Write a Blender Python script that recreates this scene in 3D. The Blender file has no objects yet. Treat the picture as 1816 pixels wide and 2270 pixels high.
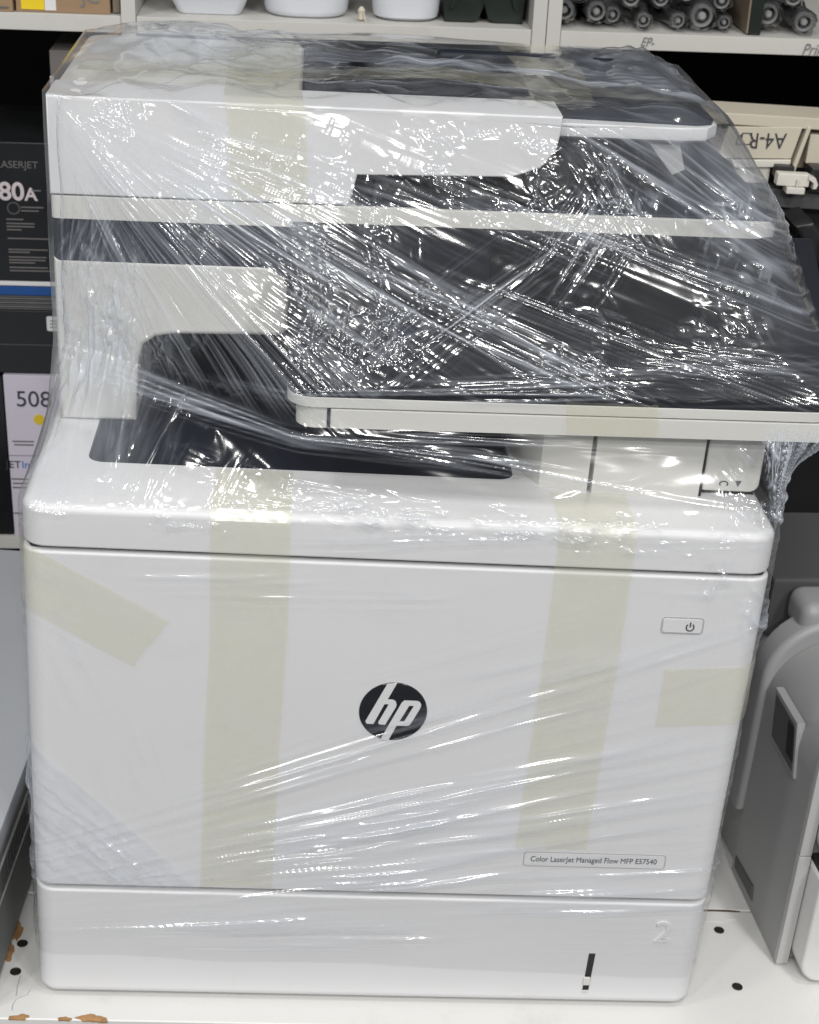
import bpy, bmesh, math, random
import numpy as np
from mathutils import Matrix, Vector, Euler, noise

random.seed(7)
SC = bpy.context.scene
COL = SC.collection
R = math.radians

# ------------------------------------------------------------------ camera
cam_data = bpy.data.cameras.new('camera')
cam = bpy.data.objects.new('camera', cam_data)
COL.objects.link(cam)
SC.camera = cam
cam_data.sensor_fit = 'HORIZONTAL'
cam_data.sensor_width = 36.0
cam_data.lens = 3606.85 * 36.0 / 1816.0
cam_data.clip_start = 0.02
cam_data.clip_end = 60
rot = ((0.9963666, -0.0421884, -0.0739842), (-0.0474461, 0.4464488, -0.8935504), (0.0707276, 0.8938141, 0.4428250))
M = Matrix(rot).to_4x4()
M.translation = Vector((-0.0706113, -0.8702778, 0.8181133))
cam.matrix_world = M
cam_data.dof.use_dof = True
cam_data.dof.focus_distance = 0.98
cam_data.dof.aperture_fstop = 26.0

# ------------------------------------------------------------------ world, lamps, exposure
w = bpy.data.worlds.new('World')
SC.world = w
w.use_nodes = True
bg = w.node_tree.nodes['Background']
bg.inputs[0].default_value = (0.93, 0.96, 1.0, 1)
bg.inputs[1].default_value = 0.13


def lamp(name, loc, target, sx, sy, power, col=(1.0, 0.985, 0.96)):
    d = bpy.data.lights.new(name, 'AREA')
    d.shape = 'RECTANGLE'
    d.size, d.size_y = sx, sy
    d.energy = power
    d.color = col
    o = bpy.data.objects.new(name, d)
    COL.objects.link(o)
    o.location = loc
    o.rotation_euler = (Vector(target) - Vector(loc)).to_track_quat('-Z', 'Y').to_euler()
    return o


# square ceiling lamps of the shop, above and behind the camera
for lx, ly, pw_ in ((-0.95, -0.55, 11.0), (0.50, -0.35, 10.0), (-0.30, -1.45, 20.0), (1.00, -1.60, 24.0), (-1.60, -2.00, 26.0), (0.25, -2.80, 46.0), (-1.00, -3.30, 50.0), (1.45, -3.20, 46.0)):
    lamp('ceiling_lamp', (lx, ly, 2.15), (lx, ly + 0.05, 0), 0.22, 0.22, pw_ * 0.83)

vs = SC.view_settings
vs.view_transform = 'Standard'
vs.look = 'None'
vs.exposure = 0.0
vs.gamma = 1.0
vs.use_curve_mapping = False
SC.render.engine = 'CYCLES'
SC.cycles.use_denoising = True
SC.cycles.use_adaptive_sampling = False
SC.cycles.transparent_max_bounces = 12
SC.cycles.max_bounces = 5
SC.cycles.diffuse_bounces = 2
SC.cycles.glossy_bounces = 3
SC.cycles.sample_clamp_indirect = 6.0
SC.cycles.blur_glossy = 1.0
SC.cycles.caustics_reflective = False
SC.cycles.caustics_refractive = False

# ------------------------------------------------------------------ materials
MATS = {}


def pmat(name, col, rough=0.45, var=0.05, vscale=14.0, bump=0.0, bscale=900.0, spec=0.5, metal=0.0,
         stain=None, stain_scale=9.0, stain_amt=0.0, coat=0.0):
    """Principled material with procedural colour variation, roughness wear and fine grain."""
    m = bpy.data.materials.new(name)
    m.use_nodes = True
    nt = m.node_tree
    n, l = nt.nodes, nt.links
    b = n['Principled BSDF']
    b.inputs['Metallic'].default_value = metal
    b.inputs['Specular IOR Level'].default_value = spec
    if coat:
        b.inputs['Coat Weight'].default_value = coat
    tc = n.new('ShaderNodeTexCoord')
    no = n.new('ShaderNodeTexNoise')
    no.inputs['Scale'].default_value = vscale
    no.inputs['Detail'].default_value = 2
    l.new(tc.outputs['Object'], no.inputs['Vector'])
    mx = n.new('ShaderNodeMix')
    mx.data_type = 'RGBA'
    a = [max(0, c * (1 - var)) for c in col]
    c2 = [min(1, c * (1 + var)) for c in col]
    mx.inputs[6].default_value = (*a, 1)
    mx.inputs[7].default_value = (*c2, 1)
    l.new(no.outputs['Fac'], mx.inputs[0])
    out = mx.outputs[2]
    if stain:
        n2 = n.new('ShaderNodeTexNoise')
        n2.inputs['Scale'].default_value = stain_scale
        n2.inputs['Detail'].default_value = 5
        n2.inputs['Roughness'].default_value = 0.7
        l.new(tc.outputs['Object'], n2.inputs['Vector'])
        mr = n.new('ShaderNodeMapRange')
        mr.inputs[1].default_value = 0.56
        mr.inputs[2].default_value = 0.74
        mr.inputs[4].default_value = stain_amt
        l.new(n2.outputs['Fac'], mr.inputs[0])
        m2 = n.new('ShaderNodeMix')
        m2.data_type = 'RGBA'
        m2.inputs[7].default_value = (*stain, 1)
        l.new(mr.outputs[0], m2.inputs[0])
        l.new(out, m2.inputs[6])
        out = m2.outputs[2]
    l.new(out, b.inputs['Base Color'])
    rr = n.new('ShaderNodeMapRange')
    rr.inputs[3].default_value = max(0.02, rough - 0.07)
    rr.inputs[4].default_value = rough + 0.07
    l.new(no.outputs['Fac'], rr.inputs[0])
    l.new(rr.outputs[0], b.inputs['Roughness'])
    if bump:
        nb = n.new('ShaderNodeTexNoise')
        nb.inputs['Scale'].default_value = bscale
        nb.inputs['Detail'].default_value = 0
        l.new(tc.outputs['Object'], nb.inputs['Vector'])
        bp = n.new('ShaderNodeBump')
        bp.inputs['Strength'].default_value = bump
        bp.inputs['Distance'].default_value = 0.0004
        l.new(nb.outputs['Fac'], bp.inputs['Height'])
        l.new(bp.outputs[0], b.inputs['Normal'])
    MATS[name] = m
    return m


pmat('white_plastic', (0.73, 0.735, 0.75), 0.38, 0.02, 6, stain=(0.62, 0.61, 0.58), stain_scale=30, stain_amt=0.22)
pmat('warm_plastic', (0.67, 0.668, 0.64), 0.40, 0.02, 7)
pmat('navy_plastic', (0.014, 0.017, 0.028), 0.45, 0.2, 20, spec=0.25)
pmat('black_gloss', (0.008, 0.009, 0.012), 0.16, 0.2, 30, spec=0.4)
pmat('panel_black', (0.010, 0.011, 0.016), 0.45, 0.2, 30, spec=0.2)
pmat('screen_glass', (0.007, 0.008, 0.010), 0.35, 0.2, 30, spec=0.25)
pmat('seam_grey', (0.22, 0.225, 0.22), 0.6)
pmat('seam_dark', (0.015, 0.015, 0.015), 0.7)
pmat('ink', (0.05, 0.052, 0.06), 0.5)
pmat('ink_light', (0.20, 0.20, 0.215), 0.5)
pmat('groove', (0.42, 0.42, 0.43), 0.6)
pmat('shelf_white', (0.68, 0.68, 0.665), 0.42, 0.02, 9, 0.15, 400, stain=(0.50, 0.47, 0.43), stain_scale=13, stain_amt=0.35)
pmat('unit_white', (0.60, 0.59, 0.555), 0.5, 0.03, 8, 0.1, 500, stain=(0.48, 0.46, 0.42), stain_scale=15, stain_amt=0.3)
pmat('chipboard', (0.36, 0.20, 0.085), 0.85, 0.45, 160, 0.8, 700)
pmat('hole_black', (0.012, 0.011, 0.010), 0.6, 0.3, 300)
pmat('dirt', (0.09, 0.065, 0.045), 0.8, 0.4, 120)
pmat('void_black', (0.010, 0.010, 0.011), 0.8, 0.3, 6)
pmat('cardboard', (0.33, 0.22, 0.13), 0.8, 0.1, 30, 0.4, 300)
pmat('label_yellow', (0.85, 0.62, 0.02), 0.5)
pmat('label_white', (0.75, 0.75, 0.76), 0.55)
pmat('tub_white', (0.68, 0.70, 0.75), 0.35, 0.03, 12)
pmat('carton_black', (0.011, 0.012, 0.014), 0.35, 0.25, 25)
pmat('print_grey', (0.15, 0.14, 0.14), 0.6)
pmat('print_white', (0.62, 0.56, 0.58), 0.6)
pmat('blue_card', (0.012, 0.075, 0.28), 0.45, 0.1, 30)
pmat('paper_edge', (0.16, 0.155, 0.16), 0.7, 0.3, 60)
pmat('lilac_card', (0.66, 0.62, 0.72), 0.55, 0.03, 20)
pmat('dot_yellow', (0.75, 0.55, 0.03), 0.5)
pmat('ink_blue', (0.03, 0.18, 0.55), 0.5)
pmat('taupe_card', (0.14, 0.13, 0.125), 0.6, 0.1, 40)
pmat('beige_plastic', (0.58, 0.53, 0.43), 0.45, 0.04, 20)
pmat('beige_dark', (0.20, 0.16, 0.115), 0.6, 0.15, 40)
pmat('ivory_plastic', (0.68, 0.66, 0.60), 0.4)
pmat('machine_black', (0.016, 0.016, 0.018), 0.4, 0.3, 15)
pmat('machine_grey', (0.085, 0.084, 0.085), 0.5, 0.15, 15)
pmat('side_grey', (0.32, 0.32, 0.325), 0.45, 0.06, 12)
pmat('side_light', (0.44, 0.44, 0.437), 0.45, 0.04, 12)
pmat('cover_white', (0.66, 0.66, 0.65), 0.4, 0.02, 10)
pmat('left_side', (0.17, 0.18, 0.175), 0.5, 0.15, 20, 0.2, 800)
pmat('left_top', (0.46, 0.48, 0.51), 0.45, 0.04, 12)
pmat('roller_black', (0.02, 0.02, 0.02), 0.22, 0.3, 40)
pmat('roller_ring', (0.26, 0.26, 0.255), 0.4, 0.1, 60)
pmat('roller_hub', (0.40, 0.40, 0.385), 0.3, 0.1, 60)
pmat('dark_green', (0.012, 0.018, 0.015), 0.35, 0.3, 20)


def sheet_material(name, tint, diffuse_col, haze, base_f, rough, attr=None, bump=0.0, bscale=350.0, bdist=0.001):
    """Thin clear sheet: see-through, a glossy skin and a milky share."""
    m = bpy.data.materials.new(name)
    m.use_nodes = True
    nt = m.node_tree
    n, l = nt.nodes, nt.links
    n.clear()
    out = n.new('ShaderNodeOutputMaterial')
    tr = n.new('ShaderNodeBsdfTransparent')
    tr.inputs[0].default_value = (*tint, 1)
    df = n.new('ShaderNodeBsdfDiffuse')
    df.inputs[0].default_value = (*diffuse_col, 1)
    tl = n.new('ShaderNodeBsdfTranslucent')
    tl.inputs[0].default_value = (*diffuse_col, 1)
    md = n.new('ShaderNodeMixShader')
    md.inputs[0].default_value = 0.35 if attr else 0.0
    l.new(df.outputs[0], md.inputs[1])
    l.new(tl.outputs[0], md.inputs[2])
    mh = n.new('ShaderNodeMixShader')
    mh.inputs[0].default_value = haze
    tc = n.new('ShaderNodeTexCoord')
    if attr:
        at = n.new('ShaderNodeAttribute')
        at.attribute_name = attr
        l.new(at.outputs['Fac'], mh.inputs[0])
    else:
        no = n.new('ShaderNodeTexNoise')
        no.inputs['Scale'].default_value = 40
        no.inputs['Detail'].default_value = 5
        l.new(tc.outputs['Object'], no.inputs['Vector'])
        mr = n.new('ShaderNodeMapRange')
        mr.inputs[1].default_value = 0.3
        mr.inputs[2].default_value = 0.7
        mr.inputs[3].default_value = haze * 0.45
        mr.inputs[4].default_value = haze * 1.5
        l.new(no.outputs['Fac'], mr.inputs[0])
        l.new(mr.outputs[0], mh.inputs[0])
    l.new(tr.outputs[0], mh.inputs[1])
    l.new(md.outputs[0], mh.inputs[2])
    gl = n.new('ShaderNodeBsdfGlossy')
    gl.inputs['Roughness'].default_value = rough
    gl.inputs[0].default_value = (1, 1, 1, 1)
    lw = n.new('ShaderNodeLayerWeight')
    lw.inputs[0].default_value = 0.5
    pw = n.new('ShaderNodeMath')
    pw.operation = 'POWER'
    pw.inputs[1].default_value = 5.0
    l.new(lw.outputs['Facing'], pw.inputs[0])
    ma = n.new('ShaderNodeMath')
    ma.operation = 'MULTIPLY_ADD'
    ma.inputs[1].default_value = 0.75
    ma.inputs[2].default_value = base_f
    l.new(pw.outputs[0], ma.inputs[0])
    mg = n.new('ShaderNodeMixShader')
    l.new(ma.outputs[0], mg.inputs[0])
    l.new(mh.outputs[0], mg.inputs[1])
    l.new(gl.outputs[0], mg.inputs[2])
    l.new(mg.outputs[0], out.inputs[0])
    if bump:
        nb = n.new('ShaderNodeTexNoise')
        nb.inputs['Scale'].default_value = bscale
        nb.inputs['Detail'].default_value = 3
        l.new(tc.outputs['Object'], nb.inputs['Vector'])
        bp = n.new('ShaderNodeBump')
        bp.inputs['Strength'].default_value = bump
        bp.inputs['Distance'].default_value = bdist
        l.new(nb.outputs['Fac'], bp.inputs['Height'])
        l.new(bp.outputs[0], gl.inputs['Normal'])
    MATS[name] = m
    return m


sheet_material('film', (0.985, 0.985, 0.985), (0.74, 0.79, 0.88), 0.05, 0.050, 0.13, attr='haze')
sheet_material('tape', (1.0, 0.997, 0.958), (0.96, 0.93, 0.68), 0.090, 0.040, 0.22)
sheet_material('bag', (0.80, 0.81, 0.83), (0.55, 0.56, 0.58), 0.14, 0.22, 0.16, bump=0.9, bscale=160, bdist=0.003)


# ------------------------------------------------------------------ mesh helpers
def link(name, me, mat, parent=None, smooth=True):
    o = bpy.data.objects.new(name, me)
    COL.objects.link(o)
    if mat:
        me.materials.append(MATS[mat])
    if parent:
        o.parent = parent
    return o


def finish(name, bm, mat, parent=None, smooth=30, tf=None, wn=True):
    if tf is not None:
        bm.transform(tf)
    bmesh.ops.recalc_face_normals(bm, faces=bm.faces)
    me = bpy.data.meshes.new(name)
    for f in bm.faces:
        f.smooth = True
    for e in bm.edges:
        if len(e.link_faces) == 2 and e.calc_face_angle(0) > R(smooth):
            e.smooth = False
    bm.to_mesh(me)
    bm.free()
    o = link(name, me, mat, parent)
    if wn:
        md = o.modifiers.new('wn', 'WEIGHTED_NORMAL')
        md.keep_sharp = True
        md.weight = 90
    return o


def thing(name, label, cat, loc=(0, 0, 0), rot=(0, 0, 0), group=None):
    o = bpy.data.objects.new(name, None)
    COL.objects.link(o)
    o.empty_display_size = 0.02
    o.location = loc
    o.rotation_euler = rot
    tag(o, label, cat, group)
    return o


def tag(o, label=None, cat=None, group=None, kind=None):
    if label:
        o['label'] = label
    if cat:
        o['category'] = cat
    if group:
        o['group'] = group
    if kind:
        o['kind'] = kind
    return o


def rrect(x0, x1, y0, y1, r=(0, 0, 0, 0), seg=6):
    """Rounded rectangle, radii for corners (x0y0, x1y0, x1y1, x0y1)."""
    if not isinstance(r, (tuple, list)):
        r = (r,) * 4
    pts = []
    for (cx, cy, sx, sy, a0), rad in zip(((x0, y0, 1, 1, 180), (x1, y0, -1, 1, 270), (x1, y1, -1, -1, 0), (x0, y1, 1, -1, 90)), r):
        if rad <= 0:
            pts.append((cx, cy))
        else:
            for k in range(seg + 1):
                a = R(a0 + 90 * k / seg)
                pts.append((cx + sx * rad + rad * math.cos(a), cy + sy * rad + rad * math.sin(a)))
    return pts


AX = {'z': lambda a, b, c: (a, b, c), 'y': lambda a, b, c: (a, c, b), 'x': lambda a, b, c: (c, a, b)}


def prism(pts, axis, c0, c1, bev0=0.0, bev1=0.0, seg=3):
    """Extrude a 2D outline along an axis; bevel the two caps separately."""
    bm = bmesh.new()
    f = AX[axis]
    lo = [bm.verts.new(f(a, b, c0)) for a, b in pts]
    hi = [bm.verts.new(f(a, b, c1)) for a, b in pts]
    k = len(pts)
    fl = bm.faces.new(lo)
    fh = bm.faces.new(hi)
    for i in range(k):
        bm.faces.new((lo[i], lo[(i + 1) % k], hi[(i + 1) % k], hi[i]))
    bmesh.ops.recalc_face_normals(bm, faces=bm.faces)
    for face, b in ((fl, bev0), (fh, bev1)):
        if b > 0:
            bmesh.ops.bevel(bm, geom=list(face.edges), offset=b, offset_type='OFFSET', segments=seg, profile=0.5, affect='EDGES', clamp_overlap=True)
    return bm


def box(x0, x1, y0, y1, z0, z1, b=0.0, seg=2):
    bm = bmesh.new()
    bmesh.ops.create_cube(bm, size=1.0, matrix=Matrix.Translation(((x0 + x1) / 2, (y0 + y1) / 2, (z0 + z1) / 2)) @ Matrix.Diagonal((x1 - x0, y1 - y0, z1 - z0, 1)))
    if b > 0:
        bmesh.ops.bevel(bm, geom=list(bm.edges), offset=b, offset_type='OFFSET', segments=seg, profile=0.5, affect='EDGES', clamp_overlap=True)
    return bm


def lathe(profile, seg=32, axis='z', center=(0, 0, 0)):
    bm = bmesh.new()
    rings = []
    for r, h in profile:
        ring = []
        for k in range(seg):
            a = 2 * math.pi * k / seg
            p = (r * math.cos(a), r * math.sin(a), h)
            if axis == 'y':
                p = (p[0], p[2], p[1])
            elif axis == 'x':
                p = (p[2], p[0], p[1])
            ring.append(bm.verts.new(Vector(p) + Vector(center)))
        rings.append(ring)
    for a, b in zip(rings, rings[1:]):
        for k in range(seg):
            bm.faces.new((a[k], a[(k + 1) % seg], b[(k + 1) % seg], b[k]))
    bm.faces.new(rings[0])
    bm.faces.new(rings[-1])
    return bm


def tube(points, rad, seg=8):
    bm = bmesh.new()
    pts = [Vector(p) for p in points]
    rings = []
    for i, p in enumerate(pts):
        t = (pts[min(i + 1, len(pts) - 1)] - pts[max(i - 1, 0)]).normalized()
        a = t.cross(Vector((0.13, 0.2, 0.97))).normalized()
        b = t.cross(a)
        rings.append([bm.verts.new(p + (a * math.cos(2 * math.pi * k / seg) + b * math.sin(2 * math.pi * k / seg)) * rad) for k in range(seg)])
    for r0, r1 in zip(rings, rings[1:]):
        for k in range(seg):
            bm.faces.new((r0[k], r0[(k + 1) % seg], r1[(k + 1) % seg], r1[k]))
    bm.faces.new(rings[0])
    bm.faces.new(rings[-1])
    return bm


def boolean(o, cutter_bm):
    me = bpy.data.meshes.new('cut')
    bmesh.ops.recalc_face_normals(cutter_bm, faces=cutter_bm.faces)
    cutter_bm.to_mesh(me)
    cutter_bm.free()
    c = bpy.data.objects.new('cut', me)
    COL.objects.link(c)
    md = o.modifiers.new('b', 'BOOLEAN')
    md.object = c
    md.solver = 'EXACT'
    md.operation = 'DIFFERENCE'
    bpy.context.view_layer.update()
    dg = bpy.context.evaluated_depsgraph_get()
    new = bpy.data.meshes.new_from_object(o.evaluated_get(dg))
    o.modifiers.clear()
    o.data = new
    bpy.data.objects.remove(c)
    bpy.data.meshes.remove(me)
    bm = bmesh.new()
    bm.from_mesh(new)
    for e in bm.edges:
        e.smooth = not (len(e.link_faces) == 2 and e.calc_face_angle(0) > R(30))
    for f in bm.faces:
        f.smooth = True
    bm.to_mesh(new)
    bm.free()


FACE = Matrix(((1, 0, 0, 0), (0, 0, -1, 0), (0, 1, 0, 0), (0, 0, 0, 1)))   # text plane xy -> facing -Y


def text(name, s, size, pos, mat, parent=None, depth=0.0002, rotm=FACE, spin=0.0, shear=0.0, sx=1.0, align='CENTER', bold=0.0):
    cu = bpy.data.curves.new(name, 'FONT')
    cu.body = s
    cu.size = size
    cu.align_x = align
    cu.align_y = 'CENTER'
    cu.extrude = depth
    cu.shear = shear
    cu.offset = bold
    o = bpy.data.objects.new(name, cu)
    COL.objects.link(o)
    bpy.context.view_layer.update()
    dg = bpy.context.evaluated_depsgraph_get()
    me = bpy.data.meshes.new_from_object(o.evaluated_get(dg))
    bpy.data.objects.remove(o)
    bpy.data.curves.remove(cu)
    me.materials.clear()
    me.transform(Matrix.Translation(pos) @ rotm @ Matrix.Rotation(spin, 4, 'Z') @ Matrix.Diagonal((sx, 1, 1, 1)))
    return link(name, me, mat, parent)


def poly(pts, y, th, f):
    """Flat outline in the xz plane given by f(u,v) extruded toward -Y."""
    return prism([f(u, v) for u, v in pts], 'y', y, y - th)


# ------------------------------------------------------------------ shelf the printers stand on
def wavy_board(x0, x1, y0, y1, z0, z1, edge_y, amp, seed):
    rnd = random.Random(seed)
    n = 160
    xs = [x0 + (x1 - x0) * i / n for i in range(n + 1)]
    ys = []
    v = 0.0
    for x in xs:
        v = 0.6 * v + rnd.uniform(-1, 1) * amp
        ys.append(v)
    if edge_y == 'front':
        pts = [(x, y0 + d) for x, d in zip(xs, ys)] + [(x1, y1), (x0, y1)]
    else:
        pts = [(x0, y0), (x1, y0)] + [(x, y1 + d) for x, d in zip(reversed(xs), reversed(ys))]
    return prism(pts, 'z', z0, z1, 0, 0.0008, 1)


sb = tag(finish('shelf_surface', wavy_board(-0.62, 0.75, -0.0215, 0.107, -0.018, 0.0, 'rear', 0.0003, 3), 'shelf_white'), kind='structure')
rb = finish('rear_board', wavy_board(-0.62, 0.75, 0.1096, 0.52, -0.018, -0.0004, 'front', 0.0003, 4), 'shelf_white', sb)
finish('core_board', box(-0.62, 0.75, -0.0235, 0.51, -0.030, -0.0185, 0.0), 'chipboard', sb)


def blob(cx, cy, rx, ry, seed, n=26, rough=0.35):
    rnd = random.Random(seed)
    ph = [rnd.uniform(0, 6.28) for _ in range(5)]
    out = []
    for k in range(n):
        a = 2 * math.pi * k / n
        r = 1 + rough * (0.5 * math.sin(2 * a + ph[0]) + 0.35 * math.sin(3 * a + ph[1]) + 0.3 * math.sin(5 * a + ph[2]) + 0.25 * math.sin(8 * a + ph[3]))
        out.append((cx + rx * r * math.cos(a), cy + ry * r * math.sin(a)))
    return out


for i, (cx, cy, rx, ry, mt) in enumerate(((-0.2575, 0.0445, 0.004, 0.010, 'chipboard'), (-0.2545, 0.066, 0.003, 0.011, 'chipboard'), (-0.2385, 0.1065, 0.009, 0.0022, 'dirt'),
                                       (-0.239, -0.0200, 0.0065, 0.0024, 'chipboard'), (-0.190, -0.0198, 0.0095, 0.0034, 'chipboard'), (-0.2085, -0.0208, 0.004, 0.0016, 'chipboard'), 
                                       (0.262, 0.1075, 0.030, 0.0009, 'dirt'), (0.2585, 0.1015, 0.0016, 0.0009, 'dirt'))):
    finish('chipped_patch' if mt == 'chipboard' else 'dirt_patch', prism(blob(cx, cy, rx, ry, 40 + i), 'z', -0.001, 0.0004 + 0.0001 * (i % 3), 0, 0.0002, 1), mt, sb)
finish('dirt_patch', prism(blob(0.270, 0.099, 0.017, 0.004, 77), 'z', -0.001, 0.0003, 0, 0, 1), 'shelf_white', sb)
for k, pts in enumerate((((-0.236, 0.006), (-0.2375, 0.001), (-0.244, -0.003), (-0.2455, -0.009), (-0.245, -0.014)), ((-0.2448, 0.02), (-0.2452, 0.010), (-0.2446, 0.0)))):
    finish('scratch', tube([(x, y, 0.0001) for x, y in pts], 0.00035, 5), 'groove', sb)
for x, y in ((0.270, 0.085), (0.270, 0.024), (-0.249, 0.053), (-0.249, 0.024)):
    h = finish('bored_hole', lathe([(0.0039, -0.0005), (0.0039, 0.0004), (0.0036, 0.0007), (0.0031, 0.0007), (0.0028, 0.0003), (0.0004, 0.0003)], 28, center=(x, y, 0)), 'hole_black', sb)

# ------------------------------------------------------------------ the wrapped printer
P = thing('laser_printer', 'large white multifunction laser printer wrapped in clear film, standing in the middle', 'printer', (0, 0.2, 0))
P_INV = Matrix.Translation((0, -0.2, 0))


def part(name, bm, mat, parent=None, tf=None, smooth=30):
    o = finish(name, bm, mat, parent or P, smooth, P_INV @ tf if tf is not None else P_INV)
    return o


def ptext(name, s, size, pos, mat, parent=None, **k):
    return text(name, s, size, (pos[0], pos[1] - 0.2, pos[2]), mat, parent or P, **k)


TILT = Matrix.Translation((-0.225, 0, 0.5)) @ Matrix.Rotation(R(-1.0), 4, 'Y') @ Matrix.Translation((0.225, 0, -0.5))


def up(name, bm, mat, parent=None, smooth=30):
    return part(name, bm, mat, parent, TILT, smooth)


# lower body
part('inner_frame', box(-0.2255, 0.2255, 0.005, 0.445, 0.0015, 0.3560, 0.01), 'seam_grey')
front = lambda r: rrect(-0.23, 0.23, 0.0, 0.45, (r, r, 0.012, 0.012), 8)
tray = part('paper_tray', prism(front(0.014), 'z', 0.0025, 0.0945, 0.008, 0.0022, 4), 'white_plastic')
door = part('front_door', prism(front(0.013), 'z', 0.0985, 0.3505, 0.0012, 0.0022, 3), 'white_plastic')
part('seam_shadow_strip', box(-0.2262, 0.2262, 0.0042, 0.446, 0.349, 0.357, 0.004), 'seam_dark')
lid = part('top_cover', prism(front(0.016), 'z', 0.3532, 0.381, 0.0016, 0.0055, 5), 'white_plastic')
bin_out = rrect(-0.198, 0.072, 0.064, 0.40, (0.010, 0.010, 0, 0), 6)
cut = prism(bin_out, 'z', 0.3640, 0.40)
boolean(lid, cut)
# output bin
bm = prism(rrect(-0.1975, 0.0715, 0.0645, 0.3995, (0.010, 0.010, 0, 0), 6), 'z', 0.3640, 0.3800, 0, 0.0015, 2)
for v in bm.verts:
    if v.co.z > 0.37:
        v.co.z -= 0.030 * max(0.0, v.co.y - 0.13) * 1.2
part('output_bin', bm, 'navy_plastic')
part('bin_ramp', prism([(0.20, 0.3735), (0.24, 0.392), (0.40, 0.397), (0.40, 0.3735)], 'x', -0.185, 0.060, 0.003, 0.003), 'navy_plastic')
part('bin_back_wall', box(-0.192, 0.075, 0.352, 0.36, 0.381, 0.49), 'navy_plastic')

# front lettering and marks
ptext('tray_number', '2', 0.026, (0.2005, -0.0002, 0.0695), 'white_plastic', tray, depth=0.0009)
part('gauge_slot', prism([(0.1502, 0.0165), (0.1545, 0.0165), (0.1556, 0.0495), (0.1510, 0.0495)], 'y', -0.0003, 0.004), 'seam_dark', tray)
part('gauge_pointer', box(0.1496, 0.1546, -0.0016, 0.002, 0.0215, 0.0285, 0.0008), 'warm_plastic', tray)
part('gauge_foot', box(0.1499, 0.1546, -0.0006, 0.002, 0.0136, 0.0163, 0.0004), 'cover_white', tray)


def outline_frame(x0, x1, z0, z1, r, th):
    a = rrect(x0, x1, z0, z1, r, 5)
    b = rrect(x0 + th, x1 - th, z0 + th, z1 - th, max(r - th, 0.0003), 5)
    bm = bmesh.new()
    va = [[bm.verts.new((x, y, z)) for x, z in pts] for pts, y in ((a, 0.0004), (a, -0.00035), (b, -0.00035), (b, 0.0004))]
    n = len(a)
    for r0, r1 in zip(va, va[1:]):
        for k in range(n):
            bm.faces.new((r0[k], r0[(k + 1) % n], r1[(k + 1) % n], r1[k]))
    return bm


btn = part('power_button', prism(rrect(0.1655, 0.1905, 0.3105, 0.3205, 0.002, 5), 'y', 0.001, -0.0007, 0, 0.0004, 2), 'white_plastic')
part('button_outline', outline_frame(0.1645, 0.1915, 0.3095, 0.3215, 0.0026, 0.0006), 'groove', btn)
arc = [(0.1828 + 0.0024 * math.cos(a), -0.0009, 0.3150 + 0.0026 * math.sin(a)) for a in [R(130 + 280 * k / 20) for k in range(21)]]
part('power_ring', tube(arc, 0.00042, 6), 'ink', btn)
part('power_bar', box(0.18245, 0.18315, -0.0012, -0.0006, 0.3152, 0.3186), 'ink', btn)

plate = part('name_plate', prism(rrect(0.0975, 0.1925, 0.1255, 0.1355, 0.0016, 4), 'y', 0.001, -0.0002, 0, 0.0001, 1), 'white_plastic')
part('plate_outline', outline_frame(0.0965, 0.1935, 0.1245, 0.1365, 0.0022, 0.0005), 'groove', plate)
nt_ = ptext('plate_lettering', 'Color LaserJet Managed Flow MFP E57540', 0.0062, (0.1450, -0.0003, 0.1305), 'ink', plate, depth=0.0001)
wd = max(v.co.x for v in nt_.data.vertices) - min(v.co.x for v in nt_.data.vertices)
cxm = (max(v.co.x for v in nt_.data.vertices) + min(v.co.x for v in nt_.data.vertices)) / 2
for v in nt_.data.vertices:
    v.co.x = 0.1445 + (v.co.x - cxm) * 0.086 / wd

# round emblem: black disc with two slanted letters
LX, LZ, LR = 0.001, 0.2447, 0.0217
disc = lathe([(LR, 0.001), (LR, -0.0005), (LR - 0.0003, -0.0007), (0.0003, -0.0007)], 72, 'y', (LX, 0, LZ))
logo = part('emblem', disc, 'black_gloss')
fl = lambda px, py: (LX + LR * (px - 871) / 493.0, LZ - LR * (py - 645) / 420.0)
h_pts = [(758, 238), (480, 790), (492, 818), (512, 828), (598, 828), (738, 532), (800, 534), (668, 800), (672, 822), (688, 833), (768, 835), (905, 575), (914, 535), (897, 487), (852, 465), (778, 465), (896, 226)]
p_pts = [(716, 1056), (985, 505), (1020, 472), (1205, 472), (1252, 490), (1271, 530), (1258, 580), (1145, 800), (1122, 832), (1085, 842), (938, 842), (832, 1068)]
part('letter_h', poly(h_pts, -0.0006, 0.0004, fl), 'white_plastic', logo)
part('letter_p', poly(p_pts, -0.0006, 0.0004, fl), 'white_plastic', logo)
part('letter_counter', poly([(1098, 545), (1162, 545), (1042, 773), (976, 773)], -0.0006, 0.00055, fl), 'black_gloss', logo)

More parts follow.
